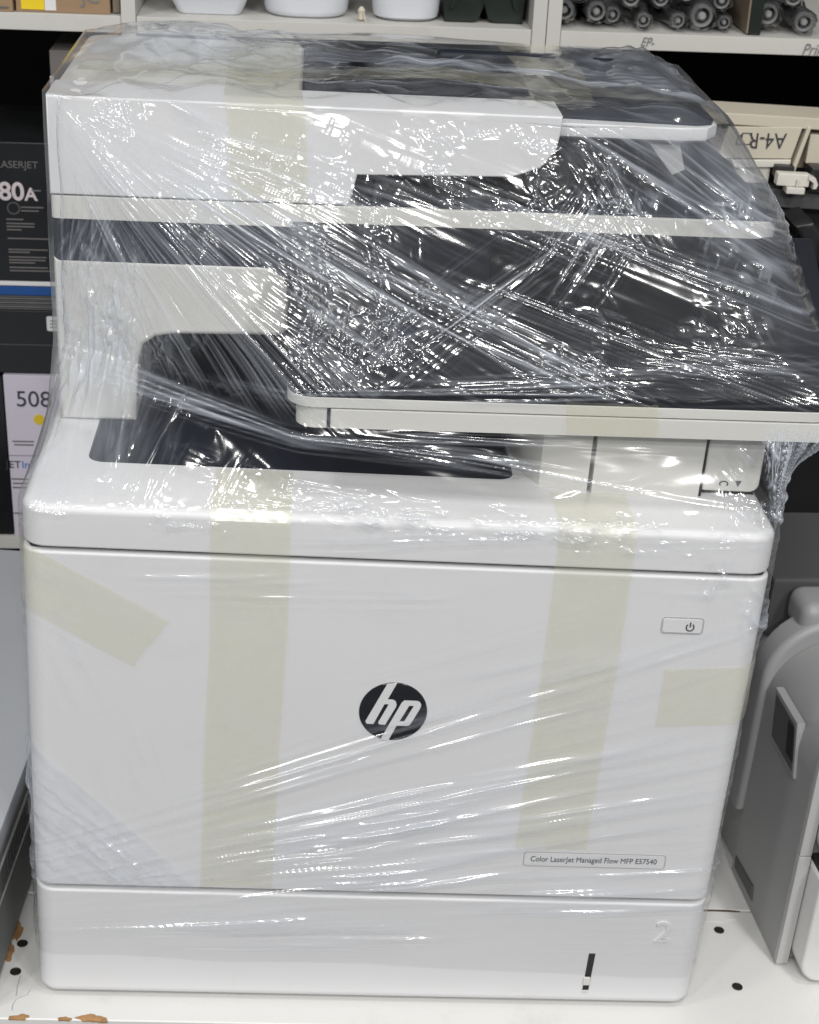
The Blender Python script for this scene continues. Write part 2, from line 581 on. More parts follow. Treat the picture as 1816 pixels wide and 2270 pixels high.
# housing blocks on the cover, right of the bin, that carry the control panel
blk = [(0.072, 0.40), (0.0735, 0.110), (0.078, 0.075), (0.087, 0.058), (0.100, 0.0515), (0.1165, 0.050), (0.1165, 0.40)]
part('curved_housing', prism(blk, 'z', 0.3805, 0.4235, 0.0003, 0.002, 2), 'warm_plastic')
part('housing_gap', box(0.1160, 0.1195, 0.053, 0.30, 0.3805, 0.423), 'seam_grey')
part('square_housing', prism(rrect(0.1190, 0.1880, 0.0482, 0.40, (0.0008, 0.0008, 0, 0), 2), 'z', 0.3805, 0.4235, 0.0003, 0.002, 2), 'warm_plastic')
part('housing_gap', box(0.1875, 0.1905, 0.052, 0.30, 0.3805, 0.423), 'seam_dark')
flap = part('access_flap', prism(rrect(0.1905, 0.2275, 0.3845, 0.4240, (0.002, 0.006, 0.002, 0.002), 5), 'y', 0.0530, 0.16, 0.0015, 0, 3), 'warm_plastic')
part('flap_shadow_gap', box(0.192, 0.226, 0.058, 0.15, 0.3805, 0.3848), 'seam_dark', flap)
ptext('flap_mark', 'C', 0.0085, (0.2040, 0.0528, 0.3905), 'ink', flap, depth=0.0002, spin=R(-90), sx=0.6)
part('flap_arrow', prism([(0.2115, 0.3925), (0.2155, 0.3925), (0.2135, 0.3885)], 'y', 0.0532, 0.0526), 'ink', flap)

# scanner unit
up('right_column', prism(rrect(0.085, 0.222, 0.17, 0.44, 0.004, 3), 'z', 0.4150, 0.500), 'warm_plastic')
hs = [(-0.2255, 0.3808), (-0.1760, 0.3808), (-0.1735, 0.4250), (-0.1700, 0.4350), (-0.1620, 0.4405), (-0.1500, 0.4425), (-0.0810, 0.4440), (-0.0770, 0.4480)]
hs += [(-0.0945 + 0.018 * math.cos(R(a)), 0.4735 + 0.018 * math.sin(R(a))) for a in range(0, 91, 15)] + [(-0.2255, 0.4915)]
up('scanner_housing', prism(hs, 'y', 0.1280, 0.44, 0.0035, 0.002, 4), 'warm_plastic')
up('dark_waist', prism(rrect(-0.2253, 0.228, 0.1286, 0.435, (0.004, 0.010, 0.01, 0.01), 5), 'z', 0.4700, 0.5176), 'navy_plastic')
up('scanner_bed', prism(rrect(-0.2256, 0.2355, 0.1276, 0.44, (0.004, 0.016, 0.01, 0.01), 6), 'z', 0.5172, 0.5318, 0.0004, 0.0005, 2), 'warm_plastic')

# control panel with key drawer
pt = lambda y: 0.4520 + (y - 0.020) * 0.62
pan = rrect(-0.0755, 0.2585, 0.0200, 0.128, (0.017, 0.017, 0.003, 0.003), 10)


def slab(outline, f0, f1, bev=0.0):
    bm = prism(outline, 'z', 0.0, 1.0, 0, 0)
    for v in bm.verts:
        v.co.z = f1(v.co.y) if v.co.z > 0.5 else f0(v.co.y)
    if bev:
        top = [e for e in bm.edges if all(abs(q.co.z - f1(q.co.y)) < 1e-6 for q in e.verts)]
        bmesh.ops.bevel(bm, geom=top, offset=bev, offset_type='OFFSET', segments=2, profile=0.5, affect='EDGES', clamp_overlap=True)
    return bm


up('panel_shell', slab(pan, lambda y: 0.4405, lambda y: 0.4468, 0.0008), 'warm_plastic')
up('panel_wedge', slab(rrect(-0.0753, 0.2580, 0.0206, 0.1295, (0.0165, 0.0165, 0.003, 0.003), 10), lambda y: 0.4462, lambda y: pt(y)), 'panel_black')
up('panel_underside', slab(rrect(-0.0700, 0.2560, 0.0222, 0.128, (0.012, 0.015, 0.003, 0.003), 8), lambda y: 0.4265, lambda y: 0.4402), 'warm_plastic')
up('keyboard_drawer', slab(rrect(-0.0495, 0.2545, 0.0196, 0.118, 0.0015, 3), lambda y: 0.4275, lambda y: 0.4396, 0.0008), 'warm_plastic')
up('drawer_gap', box(-0.0515, 0.2565, 0.0216, 0.1, 0.4270, 0.4412), 'seam_dark')
face = up('panel_face', slab(rrect(-0.0755, 0.2582, 0.0208, 0.1298, (0.0165, 0.0165, 0.003, 0.003), 10), lambda y: pt(y) - 0.0004, lambda y: pt(y) + 0.0022, 0.0008), 'panel_black')
up('touch_screen', slab(rrect(0.0480, 0.2260, 0.0480, 0.118, 0.003, 4), lambda y: pt(y) + 0.001, lambda y: pt(y) + 0.0029), 'screen_glass', face)
up('home_key', slab([(-0.01 + 0.011 * math.cos(a), 0.06 + 0.009 * math.sin(a)) for a in [2 * math.pi * k / 24 for k in range(24)]], lambda y: pt(y) + 0.001, lambda y: pt(y) + 0.0032, 0.0005), 'navy_plastic', face)
up('sensor_window', slab(rrect(-0.060, -0.035, 0.085, 0.115, 0.003, 4), lambda y: pt(y) + 0.001, lambda y: pt(y) + 0.0029), 'screen_glass', face)

# document feeder
fe = [(-0.2257, 0.5325), (-0.0405, 0.5325), (-0.036, 0.5520), (0.060, 0.5545), (0.078, 0.5610), (0.0865, 0.572), (0.0890, 0.585), (0.0890, 0.5935), (-0.2257, 0.5935)]
up('feeder_body', prism(fe, 'y', 0.1274, 0.172, 0.0014, 0.001, 3), 'white_plastic')
up('feeder_top', prism(rrect(-0.2255, -0.0720, 0.1715, 0.330, (0, 0, 0.012, 0.012), 5), 'z', 0.5322, 0.5935, 0.001, 0.004, 3), 'warm_plastic')
up('feeder_slot', box(-0.072, 0.100, 0.172, 0.34, 0.5490, 0.5780, 0.002), 'navy_plastic')
up('output_recess', prism([(-0.0405, 0.5318), (-0.035, 0.5515), (0.060, 0.5540), (0.100, 0.5640), (0.100, 0.5318)], 'y', 0.150, 0.33), 'seam_dark')
up('output_floor', box(-0.036, 0.2342, 0.1310, 0.438, 0.5308, 0.5338, 0.0012), 'navy_plastic')
# input tray leaning out to the right
tr = [(-0.0700, 0.1715), (0.180, 0.1560), (0.1895, 0.1600), (0.1930, 0.170), (0.1935, 0.330), (0.185, 0.338), (-0.0700, 0.338)]
rim = [(0.0900, 0.1490), (0.170, 0.1490), (0.1860, 0.1530), (0.1945, 0.165), (0.1960, 0.335), (0.186, 0.343), (0.0900, 0.343)]
up('input_tray_rim', prism(rim, 'z', 0.5745, 0.5850, 0.0045, 0.0012, 3), 'white_plastic')
up('input_tray', prism(tr, 'z', 0.5800, 0.5872, 0, 0.0008, 2), 'navy_plastic')
up('paper_guide', prism(rrect(-0.052, 0.045, 0.215, 0.245, 0.010, 5), 'z', 0.5870, 0.5990, 0, 0.004, 3), 'black_gloss')
up('paper_guide', prism(rrect(0.020, 0.150, 0.285, 0.300, 0.006, 4), 'z', 0.5870, 0.6000, 0, 0.003, 3), 'navy_plastic')
up('tray_bracket', prism([(0.148, 0.5750), (0.170, 0.5750), (0.176, 0.5560), (0.168, 0.5520)], 'y', 0.158, 0.180, 0.001, 0.001, 2), 'side_light')

# ------------------------------------------------------------------ numpy helpers for the film
_rng = np.random.RandomState(11)
_perm = _rng.permutation(4096)
_perm = np.concatenate([_perm, _perm])
_ga = _rng.rand(4096) * 2 * np.pi
_gx, _gy = np.cos(_ga), np.sin(_ga)


def perlin(x, y, seed=0):
    x = x + seed * 37.17
    y = y + seed * 11.73
    xi = np.floor(x).astype(np.int64)
    yi = np.floor(y).astype(np.int64)
    fx, fy = x - xi, y - yi
    u = fx * fx * fx * (fx * (fx * 6 - 15) + 10)
    v = fy * fy * fy * (fy * (fy * 6 - 15) + 10)

    def g(ix, iy, dx, dy):
        h = _perm[(_perm[ix & 4095] + iy) & 4095]
        return _gx[h] * dx + _gy[h] * dy
    a = g(xi, yi, fx, fy)
    b = g(xi + 1, yi, fx - 1, fy)
    c = g(xi, yi + 1, fx, fy - 1)
    d = g(xi + 1, yi + 1, fx - 1, fy - 1)
    return (a + (b - a) * u + (c - a) * v + (a - b - c + d) * u * v) * 1.45


def ridge(n, k, p=1.6):
    return np.clip(1 - np.abs(n) * k, 0, 1) ** p


def ss(e0, e1, x):
    t = np.clip((x - e0) / (e1 - e0), 0, 1)
    return t * t * (3 - 2 * t)


def gauss(X, Z, cx, cz, rx, rz):
    return np.exp(-((X - cx) / rx) ** 2 - ((Z - cz) / rz) ** 2)


def crumple(X, Z, s, seed):
    """creased facets: folded noise in two scales with a warped domain"""
    wx = X + 0.25 / s * perlin(X * s * 0.7, Z * s * 0.7, seed + 5)
    wz = Z + 0.25 / s * perlin(X * s * 0.7, Z * s * 0.7, seed + 6)
    a = np.abs(perlin(wx * s, wz * s, seed))
    b = np.abs(perlin(wx * s * 2.3 + 4, wz * s * 2.3, seed + 1))
    return 0.5 - (a * 0.7 + b * 0.35)


# convex hull of the wrapped body
def hull_planes(points):
    bm = bmesh.new()
    for p in points:
        bm.verts.new(p)
    bmesh.ops.convex_hull(bm, input=bm.verts)
    c = sum((v.co for v in bm.verts), Vector()) / len(bm.verts)
    N, D = [], []
    for f in bm.faces:
        f.normal_update()
        n = f.normal.copy()
        if f.calc_area() < 1e-9:
            continue
        d = n.dot(f.verts[0].co)
        if n.dot(c) > d:
            n, d = -n, -d
        N.append(n[:])
        D.append(d)
    bm.free()
    return np.array(N), np.array(D)


def rr3(x0, x1, y0, y1, zs, r):
    return [(x, y, z) for z in zs for x, y in rrect(x0, x1, y0, y1, r, 3)]


OFF = 0.0020
pts = rr3(-0.2315, 0.2315, -0.0015, 0.452, (0.383, 0.370), 0.014)
upper = rr3(-0.2265, 0.0905, 0.126, 0.335, (0.5965, 0.50), 0.006) + rr3(0.05, 0.198, 0.147, 0.340, (0.5925,), 0.01) + rr3(-0.2265, 0.2375, 0.1245, 0.44, (0.514, 0.5345), 0.014) \
    + rr3(-0.078, 0.2605, 0.018, 0.12, (0.426, 0.453), 0.016) + rr3(-0.2265, -0.1, 0.1265, 0.44, (0.42,), 0.006) + rr3(0.085, 0.222, 0.17, 0.44, (0.42,), 0.004)
HN, HD = hull_planes([tuple(TILT @ Vector(p)) for p in upper])
HD = HD + OFF
BN, BD = hull_planes(rr3(-0.2305, 0.2305, -0.0005, 0.4505, (-0.5, 0.9), 0.013))
BD = BD + OFF * 0.75

# perimeter stations: left side, front, right side, back (closed), each with its inward direction
nL, nF, nB = 60, 960, 16
XA, XB = -0.290, 0.325
fl_t = np.linspace(0, 1, nL, endpoint=False)
left = np.stack([np.full(nL, XA), 0.47 - 0.50 * fl_t], 1)
frt = np.stack([np.linspace(XA, XB, nF, endpoint=False), np.full(nF, -0.03)], 1)
right = np.stack([np.full(nL, XB), -0.03 + 0.50 * fl_t], 1)
back = np.stack([np.linspace(XB, XA, nB, endpoint=False), np.full(nB, 0.47)], 1)
PER = np.concatenate([left, frt, right, back])
NU = len(PER)
vf = np.array([0.005, 0.60]) - frt
aL = math.atan2(0.63, 0.005 - XA)
aB = math.atan2(0.25 - 0.47, 0.29)
angl = aB + (aL - aB) * fl_t
vl = np.stack([np.cos(angl), np.sin(angl)], 1)
aR = math.atan2(0.63, XB - 0.005)
angr = aR + (aB - aR) * fl_t
vr = np.stack([-np.cos(angr), np.sin(angr)], 1)
vb = np.array([0.0, 0.25]) - back
d2 = np.concatenate([vl, vf, vr, vb])
d2 /= np.linalg.norm(d2, axis=1, keepdims=True)

ZR = np.concatenate([np.linspace(0.040, 0.36, 470, endpoint=False), np.linspace(0.36, 0.5950, 370)])
NZ = len(ZR)
def entry(N, D, z):
    o = np.concatenate([np.broadcast_to(PER[None], (len(z), NU, 2)), np.broadcast_to(z[:, None, None], (len(z), NU, 1))], 2)
    t = np.full((len(z), NU), -1e9)
    for n, d in zip(N, D):
        nv = d2 @ n[:2]
        num = d - (o @ n)
        with np.errstate(divide='ignore', invalid='ignore'):
            tt = np.where(nv[None] < -1e-6, num / nv[None], -1e9)
        t = np.maximum(t, tt)
    return t


cz = np.concatenate([np.linspace(0.040, 0.36, 20, endpoint=False), np.linspace(0.36, 0.5950, 120)])
tb = entry(BN, BD, cz)
th = entry(HN, HD, cz)
ku = int(np.argmin(np.abs(cz - 0.437)))
kb = int(np.argmin(np.abs(cz - 0.3815)))
wl = np.clip((cz - cz[kb]) / (cz[ku] - cz[kb]), 0, 1)[:, None]
tl_ = tb[kb][None] * (1 - wl) + th[ku][None] * wl
T = np.where(cz[:, None] < 0.3815, tb, np.where(cz[:, None] > cz[ku], th, tl_))
T = np.where((cz[:, None] > 0.4265) & (cz[:, None] < cz[ku] + 1e-6) & (PER[None, :, 0] > 0.2), np.minimum(T, th), T)
# tension: even out along the height
for _ in range(3):
    Tn = T.copy()
    Tn[1:-1] = 0.25 * T[:-2] + 0.5 * T[1:-1] + 0.25 * T[2:]
    T = Tn
TT = np.empty((NZ, NU))
for j in range(NU):
    TT[:, j] = np.interp(ZR, cz, T[:, j])
# bottom hem rises unevenly
hem = 0.040 - 0.010 * ss(-0.25, 0.3, PER[:, 0]) + 0.0025 * perlin(PER[:, 0] * 9, PER[:, 1] * 9 + 0.3, 3)
fall = np.clip(1 - (ZR - 0.040) / 0.08, 0, 1)
ZZ = ZR[:, None] + (hem - 0.040)[None] * fall[:, None]
BX = PER[None, :, 0] + d2[None, :, 0] * TT
BY = PER[None, :, 1] + d2[None, :, 1] * TT
side_p = np.stack([BX, BY, ZZ], 2)

# the top: rings closing to a middle point
NR = 90
ctr = np.array([-0.02, 0.245])
sr = (np.arange(1, NR + 1) / NR)
ex, ey = BX[-1], BY[-1]
tx = ex[None] + (ctr[0] - ex)[None] * sr[:, None]
ty = ey[None] + (ctr[1] - ey)[None] * sr[:, None]
tz = np.full(tx.shape, 9.0)
for n, d in zip(HN, HD):
    if n[2] > 0.05:
        tz = np.minimum(tz, (d - n[0] * tx - n[1] * ty) / n[2])
tz = np.maximum(tz, 0.560)
blend = ss(0, 0.14, sr)[:, None]
tz = ZZ[-1][None] * (1 - blend) + tz * blend
bul = 0.009 * np.exp(-((tx + 0.150) / 0.060) ** 2 - ((ty - 0.285) / 0.050) ** 2) \
    + 0.003 * np.exp(-((tx + 0.02) / 0.06) ** 2 - ((ty - 0.30) / 0.05) ** 2) \
    + 0.003 * np.exp(-((tx - 0.155) / 0.040) ** 2 - ((ty - 0.285) / 0.05) ** 2)
tz = tz + bul * blend
top_p = np.stack([tx, ty, tz], 2)
G = np.concatenate([side_p, top_p], 0)
NV = G.shape[0]

# coordinates for the wrinkles
col_i = np.arange(NU)[None]
mid_c = nL + int(np.argmin(np.abs(frt[:, 0])))
mL = (col_i < mid_c) & (BX < BX.min(1, keepdims=True) + 0.0015)
mR = (col_i > mid_c) & (BX > BX.max(1, keepdims=True) - 0.0015)
yL = np.where(mL, BY, 9).min(1, keepdims=True)
yR = np.where(mR, BY, 9).min(1, keepdims=True)
S = BX - np.where(mL, np.clip(BY - yL, 0, 1), 0) + np.where(mR, np.clip(BY - yR, 0, 1), 0)
SX = np.concatenate([S, tx], 0)
SZ = np.concatenate([ZZ, 0.60 + (ty - 0.126)], 0)
istop = np.concatenate([np.zeros(NZ), np.ones(NR)])[:, None] * np.ones(NU)[None]
front_w = (1 - istop)

# normals of the smooth sheet
du = np.roll(G, -1, 1) - np.roll(G, 1, 1)
dv = np.gradient(G, axis=0)
NN = np.cross(du, dv)
NN /= np.maximum(np.linalg.norm(NN, axis=2, keepdims=True), 1e-12)
cen = np.array([0.0, 0.25, 0.3])
flip = np.sign(((G - cen) * NN).sum(2, keepdims=True))
NN = NN * np.where(flip == 0, 1, flip)

X, Z = SX.ravel(), SZ.ravel()
fw = front_w.ravel()
tp = istop.ravel()
low = ss(0.392, 0.372, Z) * fw
high = ss(0.430, 0.452, Z) * fw
mid = np.clip(fw - low - high, 0, 1)
himid = np.clip(high + mid, 0, 1)
Hh = np.zeros_like(X)
haze = np.full_like(X, 0.004)


def _apply(m, ac, lc, fa, fl, seed, amp, k, hz, p, und, dens, idx):
    """thin raised pleats along lc, spaced across ac"""
    n = perlin(ac * fa, lc * fl, seed)
    n2 = perlin(ac * min(fa * 2.0, 260) + 3, lc * fl * 1.4, seed + 1)
    pres = ss(-0.2, 0.3, perlin(ac * fa * 0.3, lc * fl * 1.8, seed + 2) + dens)
    rd = ridge(n, k, p) + 0.5 * ridge(n2, k * 0.9, p)
    Hh[idx] += m * amp * (rd * pres + und * n)
    haze[idx] += m * hz * ((ridge(n, k * 1.5, 1.6) + 0.4 * ridge(n2, k * 1.3, 1.6)) * pres * 1.2 + 0.008)


def fan(x0, z0, a0, a1, r0, r1, fa, fl, seed, amp, k=4.0, R0=0.25, soft=6.0, hz=0.0, p=1.6, und=0.3, region=None, dens=0.0):
    """pleats running out from one point between two angles (degrees)"""
    dx, dz = X - x0, Z - z0
    r = np.hypot(dx, dz)
    ph = np.degrees(np.arctan2(dz, dx))
    m = ss(a0 - soft, a0 + soft, ph) * ss(a1 + soft, a1 - soft, ph) * ss(r0 * 0.5, r0 + 1e-4, r) * ss(r1 * 1.15, r1 * 0.75, r)
    m = m * (fw if region is None else region)
    idx = np.nonzero(m > 0.004)[0]
    _apply(m[idx], np.radians(ph[idx]) * R0, r[idx], fa, fl, seed, amp, k, hz, p, und, dens, idx)


def streaks(ang, cx, cz_, rl, ra, fa, fl, seed, amp, k=4.0, hz=0.0, p=1.6, und=0.3, region=None, dens=0.0, bend=0.0):
    c, s = math.cos(R(ang)), math.sin(R(ang))
    l = (X - cx) * c + (Z - cz_) * s
    a = -(X - cx) * s + (Z - cz_) * c + bend * l * l
    m = np.exp(-(np.abs(l) / rl) ** 3 - (np.abs(a) / ra) ** 3)
    m = m * (fw if region is None else region)
    idx = np.nonzero(m > 0.004)[0]
    _apply(m[idx], a[idx], l[idx], fa, fl, seed, amp, k, hz, p, und, dens, idx)


def crump(cx, cz_, rx, rz, s, seed, amp, hz=0.0, region=None, thr=0.0, main=None, cut=0.22):
    """scattered short creases and dimples in several directions"""
    m = np.exp(-(np.abs(X - cx) / rx) ** 3 - (np.abs(Z - cz_) / rz) ** 3)
    m = m * (fw if region is None else region)
    idx = np.nonzero(m > 0.004)[0]
    x, z = X[idx], Z[idx]
    pat = ss(-0.1 + thr, 0.25 + thr, perlin(x * 26, z * 26, seed + 9))
    h = np.zeros_like(x)
    rnd = random.Random(seed)
    for q in range(4):
        a = R((main if (main is not None and q < 2) else rnd.uniform(0, 180)) + rnd.uniform(-12, 12))
        c, si = math.cos(a), math.sin(a)
        f = s * rnd.uniform(0.8, 1.5)
        n = perlin((-x * si + z * c) * f * 1.5, (x * c + z * si) * f * 0.4, seed + q * 3)
        h += np.clip(n - cut, 0, 1) * rnd.choice((1.0, 1.0, -0.7))
    Hh[idx] += m[idx] * pat * amp * 2.0 * h
    haze[idx] += m[idx] * hz * np.clip(np.abs(h) * 1.8 + 0.03, 0, 1) * pat


# soft overall slack
Hh += 0.0010 * perlin(X * 14, Z * 14, 1) + 0.00030 * perlin(X * 40, Z * 40, 2)
_c, _s = math.cos(R(-19)), math.sin(R(-19))
_l, _a = X * _c + Z * _s, -X * _s + Z * _c
inner_w = himid * ss(0.235, 0.20, np.abs(X))
Hh += inner_w * (0.0030 * perlin(_a * 30, _l * 5, 5) + 0.0006 * perlin(_a * 70, _l * 4, 6) + 0.0005 * perlin(X * 22, Z * 22, 7))

# --- upper part: pleats fanning from the top left feeder corner
fan(-0.236, 0.600, -72, -8, 0.03, 0.20, 70, 5, 20, 0.0015, 4.2, hz=0.22, region=high)
fan(-0.236, 0.600, -60, -12, 0.09, 0.26, 150, 4, 22, 0.0007, 3.0, hz=0.26, region=high, dens=0.1)
fan(-0.240, 0.604, -46, -32, 0.08, 0.25, 170, 4, 28, 0.0017, 3.6, hz=0.42, region=himid, dens=0.2)
streaks(-24, -0.035, 0.519, 0.115, 0.013, 180, 2.5, 24, 0.0017, 3.4, hz=0.50, region=high, dens=0.2)
streaks(-18, 0.055, 0.485, 0.095, 0.010, 180, 2.5, 26, 0.0016, 3.4, hz=0.46, region=high, dens=0.2)
streaks(-22, -0.10, 0.568, 0.085, 0.014, 180, 4, 27, 0.0016, 3.6, hz=0.34, region=high, dens=0.05)
streaks(-27, -0.07, 0.505, 0.12, 0.024, 130, 3, 29, 0.0014, 4.0, hz=0.30, region=high, dens=-0.05)
# long parallel pulls across the dark panel and the scanner edge
streaks(-15, 0.13, 0.515, 0.14, 0.034, 125, 2, 36, 0.0016, 4.0, hz=0.42, region=high, dens=-0.12)
streaks(-16, 0.12, 0.535, 0.15, 0.026, 150, 2.5, 37, 0.0010, 3.4, hz=0.30, region=high, dens=-0.1)
streaks(34, 0.030, 0.503, 0.060, 0.016, 170, 3, 40, 0.0012, 3.6, hz=0.42, region=high, dens=0.1)
streaks(52, 0.095, 0.530, 0.028, 0.022, 160, 5, 42, 0.0009, 3.6, hz=0.30, region=high)
streaks(3, 0.10, 0.464, 0.19, 0.010, 160, 3, 44, 0.0012, 3.6, hz=0.30, region=himid)
streaks(-4, 0.19, 0.478, 0.09, 0.012, 190, 5, 48, 0.0015, 3.8, hz=0.22, region=high)
streaks(16, -0.035, 0.470, 0.045, 0.010, 190, 6, 52, 0.0015, 3.8, hz=0.20, region=high)
streaks(-70, -0.045, 0.510, 0.03, 0.03, 110, 9, 54, 0.0013, 4.4, hz=0.16, region=high)
streaks(-24, 0.165, 0.566, 0.075, 0.018, 150, 4, 56, 0.0015, 3.8, hz=0.40, region=high, dens=0.15)
streaks(-30, 0.205, 0.560, 0.06, 0.030, 120, 6, 58, 0.0014, 3.8, hz=0.30, region=high, dens=0.1)
streaks(-52, 0.125, 0.565, 0.03, 0.020, 120, 7, 59, 0.0013, 4.0, hz=0.2, region=high)
# crinkled zones
crump(-0.155, 0.584, 0.060, 0.012, 130, 60, 0.0019, 0.14, high, -0.1, -20)
crump(-0.07, 0.568, 0.050, 0.018, 140, 62, 0.0012, 0.14, high, -0.15, -25)
crump(0.02, 0.578, 0.075, 0.015, 130, 64, 0.0013, 0.14, high, -0.1, -12)
crump(0.09, 0.572, 0.040, 0.025, 120, 66, 0.0009, 0.12, high, 0.0, -35)
crump(0.160, 0.553, 0.055, 0.011, 170, 68, 0.0010, 0.55, high, -0.35, -15)
crump(0.220, 0.538, 0.040, 0.022, 150, 72, 0.0011, 0.34, high, -0.2, -15)
crump(-0.035, 0.485, 0.035, 0.022, 120, 76, 0.0010, 0.16, high, -0.05)
crump(0.17, 0.500, 0.09, 0.014, 150, 78, 0.0006, 0.14, high, 0.1, -12)
crump(0.07, 0.477, 0.05, 0.006, 180, 79, 0.0007, 0.30, high, -0.2, -6)
crump(0.03, 0.545, 0.14, 0.020, 120, 80, 0.0006, 0.10, high, 0.1, -22)
crump(-0.12, 0.525, 0.05, 0.030, 120, 82, 0.0008, 0.10, high, 0.1, -38)
crump(-0.195, 0.470, 0.030, 0.060, 130, 84, 0.0022, 0.30, himid, -0.15, 84)
streaks(86, -0.195, 0.465, 0.075, 0.026, 120, 8, 88, 0.0015, 3.6, hz=0.34, region=himid, dens=0.1)
haze += himid * (0.09 * gauss(X, Z, -0.20, 0.455, 0.035, 0.06) + 0.05 * gauss(X, Z, -0.17, 0.53, 0.06, 0.05)) * (0.8 + 0.7 * perlin(X * 45, Z * 16, 205))
streaks(74, -0.215, 0.48, 0.08, 0.020, 150, 6, 90, 0.0010, 3.4, hz=0.26, region=himid)
# milky bunched film over the left step from scanner to body
lm = himid * gauss(X, Z, -0.196, 0.442, 0.030, 0.045)
haze += lm * (0.20 + 0.22 * perlin(X * 60, Z * 22, 207) + 0.10 * perlin(X * 140, Z * 60, 208))
Hh += lm * (0.0016 * perlin(X * 90, Z * 30, 209) + 0.0010 * perlin(X * 150, Z * 110, 210))
crump(-0.195, 0.440, 0.028, 0.040, 130, 212, 0.0030, 0.30, himid, -0.25, 80)
crump(-0.185, 0.462, 0.020, 0.050, 150, 216, 0.0026, 0.25, himid, -0.1, 88)
haze += high * (0.12 * gauss(X, Z, 0.16, 0.583, 0.07, 0.018) + 0.10 * gauss(X, Z, 0.195, 0.555, 0.04, 0.03)) * (0.8 + 0.8 * perlin(X * 50, Z * 50, 211))
# --- pinched zone below the control panel
streaks(-3.5, -0.08, 0.426, 0.12, 0.0055, 230, 4, 92, 0.0024, 3.2, hz=0.55, dens=0.25)
streaks(-7, 0.09, 0.411, 0.12, 0.0050, 230, 4, 94, 0.0022, 3.2, hz=0.42, dens=0.15)
streaks(0, 0.02, 0.4285, 0.20, 0.004, 230, 4, 96, 0.0014, 3.2, hz=0.32, dens=0.1)
crump(-0.125, 0.455, 0.045, 0.018, 95, 100, 0.0020, 0.12, None, -0.1)
crump(-0.125, 0.440, 0.05, 0.02, 70, 101, 0.0018, 0.06, None, 0.0, 20)
crump(0.03, 0.383, 0.13, 0.008, 190, 104, 0.0034, 0.28, None, -0.2, -8)
crump(0.12, 0.377, 0.10, 0.008, 170, 108, 0.0028, 0.20, None, -0.05, -10)
crump(-0.15, 0.374, 0.08, 0.008, 150, 109, 0.0026, 0.14, None, 0.05, 4)
streaks(37, -0.195, 0.405, 0.045, 0.014, 130, 6, 112, 0.0018, 3.6, hz=0.20, region=mid)
streaks(62, -0.135, 0.402, 0.03, 0.030, 90, 8, 114, 0.0016, 4.0, hz=0.10, region=mid)
streaks(12, 0.15, 0.415, 0.06, 0.020, 90, 6, 115, 0.0013, 4.2, hz=0.08, region=mid)
fan(0.224, 0.386, 25, 100, 0.004, 0.075, 170, 8, 116, 0.0018, 3.0, hz=0.95, region=np.clip(mid + 0.3 * low, 0, 1), dens=0.35)
crump(0.22, 0.405, 0.025, 0.03, 120, 120, 0.0020, 0.50, mid, -0.3)
streaks(-6, 0.03, 0.385, 0.14, 0.008, 190, 32, 123, 0.0022, 3.4, hz=0.25, dens=0.1)
streaks(-4, -0.02, 0.379, 0.20, 0.006, 170, 22, 122, 0.0018, 3.4, hz=0.16)
streaks(3, 0.0, 0.366, 0.24, 0.010, 150, 4, 124, 0.0016, 3.6, hz=0.12)
haze += himid * 0.14 * ss(0.165, 0.235, X) * ss(0.47, 0.53, Z) * (0.6 + 0.8 * perlin(X * 30, Z * 30, 201)) + high * 0.05 * ss(0.12, 0.2, X) * ss(0.545, 0.57, Z)
haze += himid * 0.05 * ss(-0.19, -0.225, X) * (0.7 + 0.8 * perlin(X * 40, Z * 14, 203))
# --- front door: long pulls rising to the right
dr = low * ss(0.35, 0.315, Z) * ss(0.0, 0.05, (X + 0.20) * 0.60 + 0.235 - Z) * (0.25 + 0.75 * ss(-0.19, -0.05, X))
fan(-0.44, 0.045, 1, 24, 0.20, 0.70, 52, 2.2, 130, 0.0028, 2.8, R0=0.55, soft=3, hz=0.18, region=dr, dens=-0.02, und=0.25)
fan(-0.44, 0.045, 1, 24, 0.20, 0.70, 120, 3.0, 134, 0.0021, 3.2, R0=0.55, soft=3, hz=0.16, region=dr, dens=-0.05)
streaks(9, -0.02, 0.125, 0.20, 0.030, 110, 3, 136, 0.0024, 3.4, hz=0.18, region=low * (0.25 + 0.75 * ss(-0.17, -0.06, X)), dens=0.0, bend=0.2)
streaks(14, 0.04, 0.165, 0.18, 0.030, 95, 3, 137, 0.0024, 3.4, hz=0.18, region=low, dens=-0.05)
streaks(19, 0.12, 0.265, 0.14, 0.045, 85, 3, 139, 0.0020, 3.4, hz=0.16, region=low, dens=-0.08)
streaks(2, 0.0, 0.335, 0.24, 0.016, 120, 4, 138, 0.0018, 3.4, hz=0.12, region=low)
streaks(-28, -0.19, 0.310, 0.05, 0.03, 120, 6, 142, 0.0018, 3.6, hz=0.12, region=low)
streaks(-72, -0.19, 0.240, 0.07, 0.03, 75, 5, 146, 0.0016, 3.0, hz=0.10, region=low)
streaks(5, 0.0, 0.085, 0.24, 0.013, 100, 3, 150, 0.0016, 3.2, hz=0.10, region=low)
crump(0.20, 0.350, 0.03, 0.02, 120, 154, 0.0020, 0.14, None, -0.1)
crump(0.232, 0.33, 0.02, 0.02, 100, 156, 0.0030, 0.25, None, -0.3)
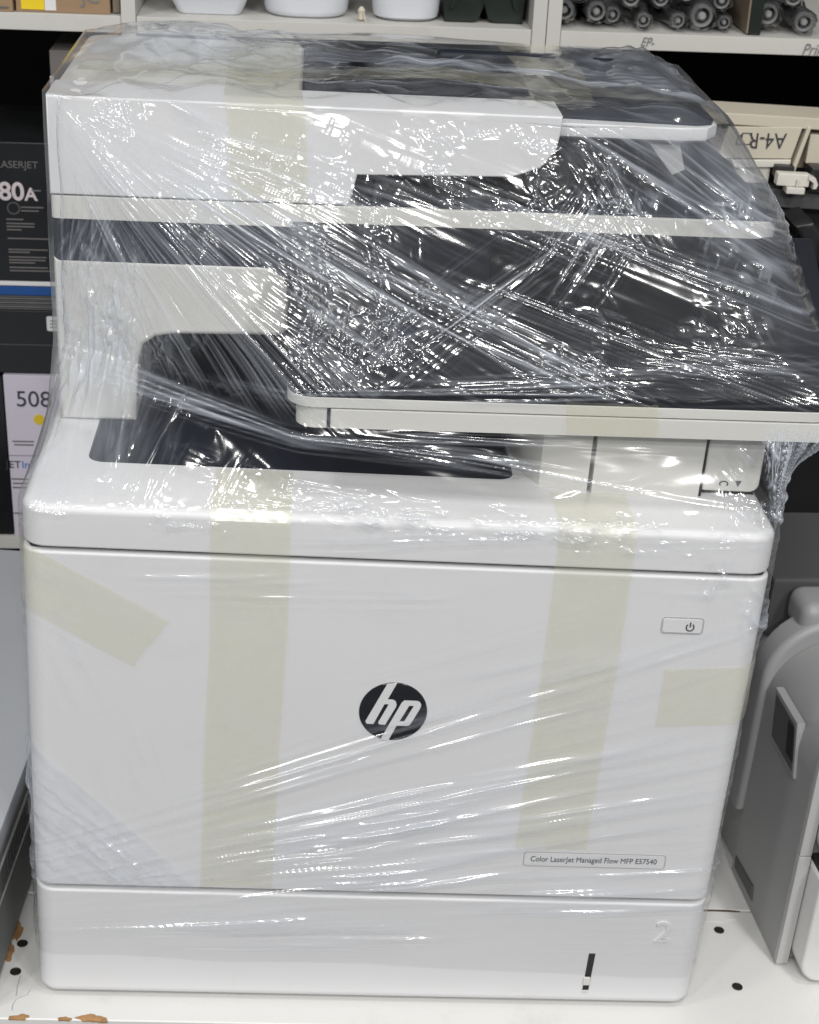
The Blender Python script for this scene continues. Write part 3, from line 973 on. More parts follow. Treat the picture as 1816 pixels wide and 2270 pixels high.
# crushed second layer in the lower left corner
tri = ss(0.0015, -0.0015, (Z - 0.205) + (X + 0.222) * 1.02) * ss(0.098, 0.101, Z) * ss(-0.30, -0.25, X) * fw * ss(-0.10, -0.12, X - 0.02)
crump(-0.19, 0.14, 0.10, 0.06, 130, 160, 0.0009, 0.10, tri, -0.4, -40)
haze += tri * 0.16
Hh += tri * (0.0014 * perlin(X * 60, Z * 50, 161) + 0.0010 * perlin((X + Z) * 90, (X - Z) * 25, 162))
streaks(-40, -0.20, 0.15, 0.10, 0.06, 80, 6, 164, 0.0009, 3.6, hz=0.12, region=tri)
streaks(9, -0.15, 0.108, 0.08, 0.006, 150, 4, 168, 0.0013, 3.6, hz=0.2, region=low)
# rumpled vertical edges of the body
crump(-0.26, 0.25, 0.03, 0.13, 80, 172, 0.0014, 0.12, low, -0.1, 80)
# --- top: loose crushed film
tpm = tp * np.repeat(np.concatenate([np.zeros(NZ), ss(0, 0.08, sr)]), NU)
ti = np.nonzero(tpm > 0.001)[0]
ct = perlin(X[ti] * 24, Z[ti] * 20, 180)
cf = crumple(X[ti], Z[ti], 70, 184)
Hh[ti] += tpm[ti] * (0.0045 * ct + 0.0024 * perlin(X[ti] * 50, Z[ti] * 50, 182) + 0.0008 * cf)
haze[ti] += 0.03 + 0.06 * np.clip(0.5 + 0.8 * ct, 0, 1) + 0.34 * gauss(X[ti], Z[ti], -0.15, 0.60 + 0.15, 0.075, 0.06) + 0.14 * gauss(X[ti], Z[ti], 0.16, 0.60 + 0.14, 0.06, 0.07)
streaks(-4, 0.02, 0.70, 0.22, 0.09, 75, 6, 188, 0.0022, 3.4, hz=0.26, region=tpm)
streaks(8, -0.12, 0.73, 0.10, 0.06, 80, 9, 190, 0.0018, 3.4, hz=0.2, region=tpm)
crump(0.17, 0.75, 0.06, 0.08, 100, 192, 0.0040, 0.2, tpm, -0.2)
crump(-0.15, 0.75, 0.08, 0.08, 110, 194, 0.0042, 0.2, tpm, -0.2)
haze = np.clip(haze, 0.002, 0.70)
Hh *= 1 - 0.75 * np.exp(-(np.abs(X - 0.145) / 0.056) ** 6 - (np.abs(Z - 0.1305) / 0.009) ** 4) * fw
Hh = Hh * (1 - 0.55 * himid * ss(-0.218, -0.232, X))
Hh = Hh.reshape(NV, NU)
Hh = 0.25 * np.roll(Hh, 1, 1) + 0.5 * Hh + 0.25 * np.roll(Hh, -1, 1)
Hh[1:-1] = 0.25 * Hh[:-2] + 0.5 * Hh[1:-1] + 0.25 * Hh[2:]

PTS = G + NN * Hh[..., None]
verts = PTS.reshape(-1, 3).astype(np.float32)
iu = np.arange(NU)
i0 = (np.arange(NV - 1)[:, None] * NU + iu[None])
i1 = (np.arange(NV - 1)[:, None] * NU + (iu[None] + 1) % NU)
quads = np.stack([i0, i1, i1 + NU, i0 + NU], 2).reshape(-1, 4).astype(np.int32)

film = thing('stretch_film', 'crinkled clear stretch film wrapped tightly around the white printer', 'plastic film', (0, 0.2, 0))
me = bpy.data.meshes.new('film_wrap')
me.vertices.add(len(verts))
vv = verts.copy()
vv[:, 1] -= 0.2
me.vertices.foreach_set('co', vv.ravel())
me.loops.add(quads.size)
me.loops.foreach_set('vertex_index', quads.ravel())
me.polygons.add(len(quads))
me.polygons.foreach_set('loop_start', np.arange(0, quads.size, 4, dtype=np.int32))
me.polygons.foreach_set('use_smooth', np.ones(len(quads), dtype=bool))
me.update(calc_edges=True)
at = me.attributes.new('haze', 'FLOAT', 'POINT')
at.data.foreach_set('value', haze.reshape(-1).astype(np.float32))
link('film_wrap', me, 'film', film)

# ------------------------------------------------------------------ packing tape under the film
def strip(name, label, path, widths, seed, mat='tape', nsub=22):
    """path: list of (centre point, across vector); the strip follows it with pressed-in wrinkles and torn ends"""
    rnd = random.Random(seed)
    bm = bmesh.new()
    rows = []
    pts_ = [Vector(c) for c, a in path]
    run = 0.0
    for i, (c, a) in enumerate(path):
        c, a = Vector(c), Vector(a)
        t = (pts_[min(i + 1, len(pts_) - 1)] - pts_[max(i - 1, 0)]).normalized()
        nrm = a.normalized().cross(t)
        if nrm.dot(Vector((0, -1, 0.6)) + Vector((c.x, 0, 0)) * 3) < 0:
            nrm = -nrm
        if i:
            run += (pts_[i] - pts_[i - 1]).length
        wl_ = 1 + 0.012 * noise.noise(Vector((run * 60, seed, 0)))
        row = []
        for k in range(nsub + 1):
            f = k / nsub - 0.5
            q = Vector((f * a.length * 38, run * 38, seed * 3.1))
            h = 0.0007 * abs(noise.noise(Vector((q.x + 0.6 * q.y, (q.y - 0.6 * q.x) * 0.25, q.z)))) + 0.0004 * abs(noise.noise(q * 2.4))
            p = c + a * f * wl_ + nrm * h
            if i in (0, len(path) - 1):
                p += t * (0.0016 * noise.noise(Vector((f * 30, seed, i))) + 0.0007 * noise.noise(Vector((f * 90, seed, i))))
            row.append(bm.verts.new(p))
        rows.append(row)
    for r0, r1 in zip(rows, rows[1:]):
        for k in range(nsub):
            bm.faces.new((r0[k], r0[k + 1], r1[k + 1], r1[k]))
    o = finish(name, bm, mat, None, 80, None, False)
    return tag(o, label, 'tape', 'strips of packing tape')


def lerp_path(keys, n):
    out = []
    for (c0, a0), (c1, a1) in zip(keys, keys[1:]):
        for k in range(n):
            t = k / n
            out.append((Vector(c0).lerp(Vector(c1), t), Vector(a0).lerp(Vector(a1), t)))
    out.append((Vector(keys[-1][0]), Vector(keys[-1][1])))
    return out


e = 0.0012
W5 = (0.048, 0, 0)
strip('packing_tape', 'long yellowed tape strip down the front door left of the round emblem', lerp_path([((-0.093, 0.060, 0.381 + e), W5), ((-0.093, 0.004, 0.381 + e), W5), ((-0.093, -e, 0.376), W5), ((-0.092, -e, 0.3), W5), ((-0.094, -e, 0.22), W5), ((-0.095, -e, 0.101), W5)], 30), None, 1)
strip('packing_tape', 'long yellowed tape strip down the front door right of the round emblem', lerp_path([((0.117, 0.047, 0.381 + e), W5), ((0.117, 0.004, 0.381 + e), W5), ((0.117, -e, 0.376), W5), ((0.117, -e, 0.3), W5), ((0.114, -e, 0.140), W5)], 30), None, 2)
strip('packing_tape', 'slanted yellowed tape piece wrapped round the left door edge below the cover', lerp_path([((-0.2318, 0.07, 0.352), (0, 0.0, -0.046)), ((-0.2318, 0.012, 0.338), (0, 0, -0.046)), ((-0.227, -e, 0.333), (0.002, 0, -0.046)), ((-0.152, -e, 0.289), (-0.022, 0, -0.034))], 10), None, 3)
strip('packing_tape', 'short yellowed tape piece wrapped round the right door edge below the power button', lerp_path([((0.171, -e, 0.262), (0, 0, -0.044)), ((0.224, -e, 0.266), (0, 0, -0.044)), ((0.2318, 0.010, 0.267), (0, 0, -0.044)), ((0.2318, 0.07, 0.268), (0, 0, -0.044))], 10), None, 4)
tl = lambda p: tuple(TILT @ Vector(p))
strip('packing_tape', 'yellowed tape strip over the top edge and front of the document feeder', lerp_path([(tl((-0.100, 0.325, 0.5955)), W5), (tl((-0.095, 0.132, 0.5955)), W5), (tl((-0.093, 0.126, 0.5925)), W5), (tl((-0.090, 0.126, 0.5345)), W5)], 30), None, 5)
strip('packing_tape', 'olive tape strip across the dark input tray on top of the feeder', lerp_path([(tl((-0.215, 0.205, 0.5970)), (0, 0.036, 0)), (tl((-0.07, 0.205, 0.5970)), (0, 0.040, 0)), (tl((0.02, 0.205, 0.6015)), (0, 0.034, 0)), (tl((0.10, 0.205, 0.5960)), (0, 0.050, 0)), (tl((0.19, 0.215, 0.5905)), (0, 0.034, 0))], 30), None, 6)
strip('packing_tape', 'torn pale tape strip running back over the right end of the feeder tray', lerp_path([(tl((0.095, 0.165, 0.5930)), (0.04, 0, 0)), (tl((0.095, 0.25, 0.5990)), (0.045, 0, 0)), (tl((0.090, 0.335, 0.5990)), (0.050, 0, 0))], 14), None, 7)
strip('packing_tape', 'short yellowed tape piece across the white rim of the control panel', lerp_path([(tl((0.118, 0.0186, 0.4495)), (0.056, 0, 0)), (tl((0.119, 0.0184, 0.4400)), (0.056, 0, 0)), (tl((0.120, 0.0184, 0.4285)), (0.056, 0, 0))], 12), None, 8)
for o in [o for o in COL.objects if o.name.startswith('packing_tape')]:
    bb = [Vector(c) for c in o.bound_box]
    c = sum(bb, Vector()) / 8
    o.data.transform(Matrix.Translation(-c))
    o.location = c

# ------------------------------------------------------------------ shelving unit behind
UT = Matrix.Translation((0, 0.55, 0.56)) @ Matrix.Rotation(R(-1.72), 4, 'Y') @ Matrix.Translation((0, -0.55, -0.56))
U_ROT = (0, R(-1.72), 0)


def uthing(name, label, cat, loc, group=None):
    return thing(name, label, cat, tuple(UT @ Vector(loc)), U_ROT, group)


unit = uthing('shelving_unit', 'white shelving unit with black back standing behind the printers', 'shelving', (0, 0.55, 0))


def un(name, bm, mat, parent=unit, org=(0, 0.55, 0)):
    bm.transform(Matrix.Translation((-org[0], -org[1], -org[2])))
    return finish(name, bm, mat, parent)


un('shelf_board', box(-0.2160, 0.1195, 0.552, 0.90, 0.5604, 0.5745, 0.0006), 'unit_white')
un('shelf_board', box(-0.62, -0.2288, 0.552, 0.90, 0.5604, 0.5745, 0.0006), 'unit_white')
un('shelf_board', box(0.1448, 0.62, 0.552, 0.90, 0.5604, 0.5745, 0.0006), 'unit_white')
un('shelf_board', box(-0.62, -0.2288, 0.552, 0.90, 0.0655, 0.0785, 0.0006), 'unit_white')
un('upright', box(-0.2285, -0.2163, 0.550, 0.90, -0.05, 0.95, 0.0006), 'unit_white')
un('upright', box(0.1197, 0.1317, 0.550, 0.90, -0.05, 0.95, 0.0008), 'unit_white')
un('upright', box(0.1323, 0.1445, 0.5507, 0.90, -0.05, 0.95, 0.0008), 'unit_white')
un('upright', box(-0.632, -0.6203, 0.550, 0.90, -0.05, 0.95, 0.0006), 'unit_white')
un('upright', box(0.6203, 0.632, 0.550, 0.90, -0.05, 0.95, 0.0006), 'unit_white')
un('back_panel', box(-0.632, 0.632, 0.901, 0.909, -0.05, 0.95), 'void_black')
un('plinth', box(-0.62, 0.62, 0.60, 0.90, -0.05, 0.0), 'void_black')
un('top_board', box(-0.62, 0.62, 0.552, 0.90, 0.90, 0.914, 0.0006), 'unit_white')
un('inner_lining', box(-0.2160, 0.1195, 0.88, 0.8995, 0.5750, 0.90), 'void_black')
text('shelf_note', 'EP-', 0.011, (0.2200, 0.0012, 0.5672), 'ink_light', unit, depth=0.0001, shear=0.35, sx=0.8)
text('shelf_note', 'Printer', 0.0135, (0.372, 0.0012, 0.5655), 'ink_light', unit, depth=0.0001, shear=0.3, sx=0.85)

# --- things on the upper shelf
ZT = 0.5746


def carton(name, label, x0, x1, y0, y1, z0, z1, mat, bev=0.001, cat='box', group=None):
    t = uthing(name, label, cat, ((x0 + x1) / 2, y0, z0), group)
    b = un('carton_body', box(x0, x1, y0, y1, z0, z1, bev), mat, t, ((x0 + x1) / 2, y0, z0))
    return t, lambda nm, bm, mt: un(nm, bm, mt, t, ((x0 + x1) / 2, y0, z0)), lambda nm, s, size, x, z, mt, **k: text(nm, s, size, (x - (x0 + x1) / 2, -0.0004, z - z0), mt, t, **k)


t, pt_, tx_ = carton('cardboard_box', 'brown cardboard box with yellow and white label on the upper shelf', -0.3165, -0.2380, 0.556, 0.70, ZT, 0.66, 'cardboard')
pt_('yellow_label', box(-0.3120, -0.2925, 0.5553, 0.5562, 0.5770, 0.6300), 'label_yellow')
pt_('white_label', box(-0.2922, -0.2830, 0.5554, 0.5562, 0.5765, 0.6300), 'label_white')
for k, xx in enumerate((-0.3065, -0.2990, -0.2873)):
    tx_('label_print', '2170 68', 0.006, xx, 0.596, 'ink_light', spin=R(90), depth=0.0002)
tx_('marker_writing', 'JC', 0.016, -0.2540, 0.5885, 'ink_light', depth=0.0002)
t, pt_, tx_ = carton('cardboard_box', 'brown cardboard box at the left edge of the upper shelf', -0.420, -0.3185, 0.553, 0.70, ZT, 0.66, 'cardboard')
pt_('box_flap', box(-0.415, -0.322, 0.5524, 0.5532, 0.5775, 0.5790), 'taupe_card')
t, pt_, tx_ = carton('narrow_box', 'narrow dark brown box squeezed between cardboard box and white upright', -0.2365, -0.2300, 0.560, 0.70, ZT, 0.64, 'taupe_card')
pt_('box_flap', box(-0.236, -0.2305, 0.5592, 0.5602, 0.5760, 0.62), 'beige_dark')


def tub(label, xc, wid, hgt, y, r, taper, corner, mark=False):
    t = uthing('plastic_tub', label, 'tub', (xc, y + wid * 0.4, ZT), 'white tubs on the upper shelf')
    hw, hd = wid / 2, wid * 0.4
    bm = bmesh.new()
    rings = []
    prof = [(0.60, 0.0), (0.86 if corner == 'cut' else 0.80, 0.0006), (0.93, 0.003), (0.965, 0.008), (0.985, 0.016), (1.0, 0.028)]
    if corner == 'cut':
        prof = [(0.70, 0.0), (0.76, 0.0004), (0.80, 0.003), (0.97, 0.016), (1.0, 0.019)]
    if corner == 'round':
        prof = [(0.6, 0.0), (0.84, 0.0004), (0.90, 0.0022), (0.935, 0.006), (0.96, 0.014), (0.98, 0.03)]
    prof += [(1.0 + taper * 0.5, hgt * 0.6), (1.0 + taper, hgt)]
    for s_, z in prof:
        rr_ = r if corner != 'cut' else r * 0.6
        rings.append([bm.verts.new((x, yy, z)) for x, yy in rrect(-hw * s_, hw * s_, -hd * s_, hd * s_, min(rr_, hw * s_ * 0.98, hd * s_ * 0.98), 6)])
    for a, b in zip(rings, rings[1:]):
        n_ = len(a)
        for k in range(n_):
            bm.faces.new((a[k], a[(k + 1) % n_], b[(k + 1) % n_], b[k]))
    bm.faces.new(rings[0])
    bm.faces.new(rings[-1])
    finish('tub_body', bm, 'tub_white', t, 40)
    bm = prism(rrect(-hw * 1.05 - 0.001, hw * 1.05 + 0.001, -hd * 1.05, hd * 1.05, min(r, hd), 6), 'z', hgt, hgt + 0.006, 0.001, 0.002, 2)
    finish('tub_lid', bm, 'tub_white', t)
    return t


tub('white plastic tub with angled base, leftmost tub on upper shelf', -0.1560, 0.0700, 0.09, 0.566, 0.012, 0.03, 'cut')
tub('white plastic tub with curved base, middle tub on upper shelf', -0.0735, 0.0770, 0.09, 0.566, 0.026, 0.02, 'round')
tub('white plastic tub with smooth round base, rightmost tub on upper shelf', 0.0130, 0.0600, 0.09, 0.566, 0.022, 0.04, 'bowl')
t = uthing('knotted_string', 'small pale knotted string between the middle and right tubs', 'string', (-0.026, 0.566, ZT))
finish('knot', lathe([(0.0008, 0), (0.0032, 0.002), (0.0026, 0.006), (0.0034, 0.009), (0.0012, 0.012)], 10), 'beige_plastic', t)
finish('string_end', tube([(0.002, -0.003, 0.008), (0.003, -0.008, 0.003), (0.006, -0.012, -0.004), (0.010, -0.014, -0.012)], 0.0005, 6), 'beige_plastic', t)
t = uthing('plastic_holder', 'dark green plastic holder with notched base right of the white tubs', 'holder', (0.0800, 0.575, ZT))
nm = [(-0.034, 0.0), (-0.010, 0.0), (-0.004, 0.003), (0.0, 0.014), (0.004, 0.003), (0.010, 0.0), (0.034, 0.0), (0.036, 0.030), (0.034, 0.08), (-0.034, 0.08), (-0.036, 0.030)]
finish('holder_body', prism(nm, 'y', 0.0, 0.09, 0.002, 0.002, 2), 'dark_green', t)
finish('holder_rib', box(-0.0015, 0.0015, -0.003, 0.002, 0.016, 0.075, 0.0006), 'dark_green', t)
finish('holder_rib', prism([(-0.030, 0.012), (-0.026, 0.012), (-0.014, 0.05), (-0.018, 0.05)], 'y', -0.003, 0.002, 0.0005, 0, 1), 'dark_green', t)
finish('holder_rib', prism([(0.026, 0.012), (0.030, 0.012), (0.018, 0.05), (0.014, 0.05)], 'y', -0.003, 0.002, 0.0005, 0, 1), 'dark_green', t)

# --- bagged rollers on the right of the upper shelf
ROLL = [(0.1500, 0.5878, 0.0102, 'first from the white upright'), (0.1775, 0.5880, 0.0096, 'second from the white upright'), (0.1930, 0.5845, 0.0080, 'third from the white upright'),
        (0.2185, 0.5828, 0.0074, 'fourth from the white upright'), (0.2485, 0.5830, 0.0075, 'fifth from the white upright'), (0.2695, 0.5875, 0.0118, 'thickest, with wide pale ring'),
        (0.2905, 0.5824, 0.0068, 'just left of the dark divider box'), (0.3290, 0.5900, 0.0105, 'just right of the dark divider box'), (0.3600, 0.5855, 0.0100, 'at the right frame edge'),
        (0.2060, 0.6010, 0.0092, 'upper row, above the third and fourth'), (0.2330, 0.6005, 0.0085, 'upper row, above the fourth and fifth'), (0.2560, 0.6060, 0.0095, 'upper row, above the fifth and thickest'),
        (0.2870, 0.6000, 0.0085, 'upper row, nearest the dark divider box'), (0.1620, 0.6040, 0.0090, 'upper row, nearest the white upright'), (0.3480, 0.6060, 0.0090, 'upper row, right of the divider box')]
for k, (x, z, r, where) in enumerate(ROLL):
    rnd = random.Random(300 + k)
    y0 = 0.572 + rnd.uniform(0, 0.012)
    t = uthing('bagged_roller', 'black roller with pale ring in clear bag, ' + where, 'roller', (x, y0, z - r), 'bagged rollers on the upper shelf')
    t.rotation_euler = (rnd.uniform(-0.05, 0.05), U_ROT[1], rnd.uniform(-0.16, 0.16))
    c = (0, 0, r)
    rr_ = r * 0.86
    finish('roller_barrel', lathe([(rr_ * 0.7, 0.0), (rr_, 0.001), (rr_, 0.20), (rr_ * 0.8, 0.205)], 24, 'y', c), 'roller_black', t)
    finish('end_ring', lathe([(rr_ * 0.98, 0.0015), (rr_ * 0.98, -0.0025), (rr_ * 0.90, -0.0034), (rr_ * 0.70, -0.0032), (rr_ * 0.64, 0.0), (rr_ * 0.62, 0.0016)], 24, 'y', c), 'roller_ring', t)
    finish('hub', lathe([(rr_ * 0.36, 0.0005), (rr_ * 0.36, -0.0035), (rr_ * 0.22, -0.0050), (rr_ * 0.05, -0.0052)], 16, 'y', (0, 0, r)), 'roller_hub', t)
    bm = bmesh.new()
    rings = []
    ph = [rnd.uniform(0, 6.28) for _ in range(4)]
    for q in range(13):
        yy = -0.016 + q * 0.0085
        ring = []
        for a_ in range(26):
            a = 2 * math.pi * a_ / 26
            rad = r * (1.0 + 0.10 * math.sin(3 * a + ph[0] + q * 0.9) + 0.07 * math.sin(7 * a + ph[1] - q * 1.7) + rnd.uniform(-0.10, 0.13))
            if q == 0:
                rad *= 0.72
            zc = r + rad * math.sin(a)
            ring.append(bm.verts.new((rad * math.cos(a), yy, max(zc, 0.0004 - r * 0.02))))
        rings.append(ring)
    for a, b in zip(rings, rings[1:]):
        for q in range(26):
            bm.faces.new((a[q], a[(q + 1) % 26], b[(q + 1) % 26], b[q]))
    finish('clear_bag', bm, 'bag', t, 50, None, False)
t, pt_, tx_ = carton('divider_box', 'narrow dark green box standing between the bagged rollers', 0.3090, 0.3200, 0.560, 0.75, ZT, 0.66, 'dark_green')
pt_('box_edge', box(0.3072, 0.3088, 0.5602, 0.74, 0.5760, 0.645), 'beige_dark')

# --- boxes in the left compartment
ZB = 0.0786
t, pt_, tx_ = carton('toner_carton', 'pale lilac toner carton printed 508 with a yellow dot', -0.3500, -0.2320, 0.553, 0.75, ZB, 0.2470, 'lilac_card', cat='toner box')
tx_('carton_number', '508', 0.0225, -0.3230, 0.2228, 'ink', depth=0.0002)
pt_('colour_dot', lathe([(0.0052, 0.0008), (0.0052, -0.0006), (0.0002, -0.0006)], 28, 'y', (-0.3190, 0.5532, 0.2028)), 'dot_yellow')
for k, (xx, zz, ww) in enumerate(((-0.3355, 0.1800, 0.020), (-0.3350, 0.1765, 0.018), (-0.341, 0.1405, 0.016), (-0.341, 0.1360, 0.014), (-0.341, 0.1315, 0.015), (-0.343, 0.104, 0.012))):
    pt_('print_line', box(xx - ww / 2, xx + ww / 2, 0.5525, 0.5534, zz - 0.0006, zz + 0.0006), 'print_grey')
pt_('print_rule', box(-0.3495, -0.24, 0.5526, 0.5534, 0.1650, 0.1654), 'print_grey')
tx_('maker_word', 'JET', 0.0105, -0.3390, 0.1555, 'ink', depth=0.0002, align='RIGHT')
tx_('maker_word', 'In', 0.0105, -0.3385, 0.1555, 'ink_blue', depth=0.0002, align='LEFT')
t, pt_, tx_ = carton('toner_carton', 'pale carton at the left edge beside the lilac 508 carton', -0.46, -0.3515, 0.556, 0.75, ZB, 0.2440, 'carton_black', cat='toner box')
pt_('print_line', box(-0.40, -0.36, 0.5552, 0.5562, 0.15, 0.151), 'print_grey')
t['label'] = 'black carton at the left edge beside the lilac 508 carton'
t, pt_, tx_ = carton('flat_carton', 'flat black carton with small white label on top of the 508 carton', -0.46, -0.2320, 0.556, 0.75, 0.2475, 0.3095, 'carton_black', 0.002)
pt_('carton_label', prism(rrect(-0.3070, -0.2900, 0.2905, 0.3045, 0.0015, 3), 'y', 0.5565, 0.5552), 'label_white')
for k in range(3):
    pt_('print_line', box(-0.304, -0.293, 0.5549, 0.5556, 0.3000 - k * 0.003, 0.3008 - k * 0.003), 'print_grey')
pt_('carton_edge', box(-0.459, -0.2325, 0.5553, 0.5562, 0.2760, 0.2768), 'machine_grey')
t, pt_, tx_ = carton('blue_carton', 'flat blue carton resting on layered grey sheets under the 80A box', -0.46, -0.2320, 0.556, 0.75, 0.3240, 0.3325, 'blue_card', 0.0006)
pt_('white_edge', box(-0.46, -0.2320, 0.5556, 0.75, 0.3332, 0.3372, 0.0005), 'label_white')
t = uthing('sheet_stack', 'stack of thin grey sheets lying under the flat blue carton', 'sheets', (-0.346, 0.556, 0.3097))
for k in range(7):
    finish('sheet', box(-0.1135, 0.1135 - 0.001 * (k % 3), 0.0003 * (k % 2), 0.19, 0.0004 + k * 0.0020, 0.0017 + k * 0.0020, 0.0003, 1), 'paper_edge' if k % 2 else 'machine_grey', t)
t, pt_, tx_ = carton('black_toner_box', 'black toner box printed 80A in pale lettering, left of the printer', -0.405, -0.2945, 0.556, 0.70, 0.3374, 0.4640, 'carton_black', 0.0015, cat='toner box')
tx_('box_word', 'LASERJET', 0.0090, -0.3060, 0.4440, 'print_grey', depth=0.0002, align='RIGHT')
tx_('box_number', '80', 0.0225, -0.3195, 0.4195, 'print_white', depth=0.0002, align='RIGHT', bold=0.0005)
tx_('box_number', 'A', 0.0160, -0.3193, 0.4175, 'print_white', depth=0.0002, align='LEFT', bold=0.0004)
pt_('dark_ring', lathe([(0.0058, 0.0008), (0.0058, -0.0004), (0.0046, -0.0004), (0.0044, 0.0)], 28, 'y', (-0.3300, 0.5562, 0.4050)), 'machine_grey')
for k, (x0, x1, zz) in enumerate(((-0.3235, -0.3035, 0.4062), (-0.3235, -0.308, 0.4030), (-0.337, -0.322, 0.3950), (-0.337, -0.3125, 0.3912), (-0.337, -0.3125, 0.3885), (-0.337, -0.324, 0.3855), (-0.337, -0.2985, 0.3775), (-0.337, -0.3020, 0.3672),
                                  (-0.337, -0.318, 0.3648), (-0.337, -0.3035, 0.3602), (-0.337, -0.3045, 0.3575), (-0.337, -0.314, 0.3550), (-0.337, -0.303, 0.3505), (-0.337, -0.2975, 0.3475), (-0.3130, -0.3050, 0.4215))):
    pt_('print_line', box(x0, x1, 0.5554, 0.5563, zz - 0.0006, zz + 0.0006), 'print_grey')
t, pt_, tx_ = carton('grey_carton', 'tall taupe carton with pale edge between 80A box and wrapped printer', -0.2925, -0.2320, 0.565, 0.70, 0.3374, 0.5420, 'taupe_card', 0.001)
pt_('pale_edge', box(-0.2930, -0.2895, 0.5642, 0.569, 0.4180, 0.5200, 0.0006), 'lilac_card')
pt_('blue_edge', box(-0.2930, -0.2900, 0.5643, 0.569, 0.3995, 0.4178, 0.0006), 'left_top')

# ------------------------------------------------------------------ black machine with beige paper tray, right rear
bmach = thing('copier', 'black copier with open beige paper tray, behind the printer at right', 'copier', (0.45, 0.46, 0))


def bc(name, bm, mat, parent=bmach, rz=0.0):
    bm.transform(Matrix.Translation((-0.45, -0.46, 0)))
    return finish(name, bm, mat, parent)


bc('copier_stand', box(0.255, 0.66, 0.492, 0.54, -0.0003, 0.163, 0.002), 'void_black')
bc('copier_body', box(0.262, 0.66, 0.452, 0.54, 0.1640, 0.438, 0.004), 'machine_black')
bc('bottom_lip', box(0.262, 0.66, 0.4505, 0.49, 0.1600, 0.1637, 0.0008), 'machine_grey')
bc('copier_ledge', box(0.318, 0.66, 0.448, 0.54, 0.4640, 0.4800, 0.0015), 'machine_grey')
bc('ledge_block', box(0.290, 0.66, 0.470, 0.54, 0.4382, 0.500, 0.002), 'machine_black')
bc('side_arm', prism([(0.330, 0.462), (0.345, 0.466), (0.420, 0.385), (0.420, 0.345)], 'y', 0.400, 0.4515, 0.004, 0.001, 3), 'machine_black')
bc('side_arm', prism([(0.352, 0.452), (0.358, 0.455), (0.366, 0.434), (0.366, 0.405), (0.3635, 0.405)], 'y', 0.395, 0.400, 0.0006, 0.0006, 1), 'machine_grey')
tray_ = bc('beige_tray', box(0.2600, 0.66, 0.466, 0.50, 0.4940, 0.5340, 0.001), 'beige_dark')
bc('tray_top_bar', prism(rrect(0.2560, 0.66, 0.5290, 0.5385, (0.002, 0.001, 0.001, 0.006), 5), 'y', 0.455, 0.50, 0.0015, 0.001, 2), 'beige_plastic', tray_)
bc('tray_side_bar', box(0.2562, 0.2615, 0.4556, 0.50, 0.508, 0.532, 0.001), 'beige_plastic', tray_)
flap_ = bc('size_plate', prism([(0.2765, 0.5275), (0.3385, 0.5305), (0.3335, 0.5040), (0.2715, 0.5010)], 'y', 0.4545, 0.4655, 0.0008, 0.0004, 2), 'beige_plastic', tray_)
bc('tray_rib', prism([(0.3420, 0.5310), (0.3455, 0.5310), (0.3375, 0.4900), (0.3335, 0.4900)], 'y', 0.4530, 0.4655, 0.0008, 0.0004, 2), 'beige_plastic', tray_)
bc('tray_fill', box(0.3470, 0.66, 0.458, 0.4655, 0.500, 0.5245, 0.001), 'beige_plastic', tray_)
bc('lower_lip', prism([(0.283, 0.5005), (0.3330, 0.5035), (0.3330, 0.4975), (0.2860, 0.494)], 'y', 0.4525, 0.4655, 0.001, 0.0004, 2), 'ivory_plastic', tray_)
bc('tray_base', box(0.2860, 0.318, 0.4565, 0.4695, 0.4815, 0.4955, 0.001), 'ivory_plastic', tray_)
# paper mark, printed upside down
text('size_mark', 'A4-R', 0.0185, (0.3105 - 0.45, 0.4541 - 0.46, 0.5185), 'ink', tray_, depth=0.0002, spin=R(182.5), sx=0.82)
ic = [(0.2850, 0.5135), (0.2965, 0.5140), (0.2970, 0.5232), (0.2895, 0.5230), (0.2855, 0.5185), (0.2850, 0.5135)]
bc('page_mark', tube([(x, 0.4543, z) for x, z in ic], 0.0005, 6), 'ink', tray_)
bc('page_corner', prism([(0.2860, 0.5185), (0.2895, 0.5185), (0.2895, 0.5228)], 'y', 0.4540, 0.4546), 'ink', tray_)
bc('dark_block', box(0.3190, 0.3350, 0.4450, 0.4690, 0.4900, 0.5000, 0.001), 'machine_black')
bc('dark_block', box(0.3480, 0.42, 0.4400, 0.4690, 0.4800, 0.5010, 0.002), 'machine_black')
clip = bc('white_clip', box(0.3185, 0.3460, 0.4340, 0.4440, 0.4860, 0.4965, 0.0012), 'ivory_plastic')
bc('clip_hook', prism([(0.3440, 0.4965), (0.3500, 0.4945), (0.3530, 0.4890), (0.3520, 0.4855), (0.3490, 0.4850), (0.3490, 0.4900), (0.3440, 0.4930)], 'y', 0.4320, 0.4440, 0.0006, 0.0006, 2), 'ivory_plastic', clip)
bc('clip_foot', box(0.3270, 0.3425, 0.4310, 0.4440, 0.4805, 0.4858, 0.0008), 'ivory_plastic', clip)
bc('clip_post', box(0.3345, 0.3360, 0.4310, 0.4338, 0.4858, 0.4930, 0.0004), 'ivory_plastic', clip)

# ------------------------------------------------------------------ grey and white machine, right front
rp = thing('desktop_printer', 'grey and white desktop printer at the lower right edge', 'printer', (0.304, 0.053, 0), (0, 0, R(4.3)))
# local frame: x to the right, y into the depth, origin at the front left foot of the side


def rpart(name, bm, mat, parent=rp):
    return finish(name, bm, mat, parent)


def shoulder(x0, z0, zs, r):
    return [(x0, z0), (x0, zs)] + [(x0 + r - r * math.cos(R(a)), zs + r * math.sin(R(a))) for a in range(9, 91, 9)] + [(0.30, zs + r), (0.30, z0)]


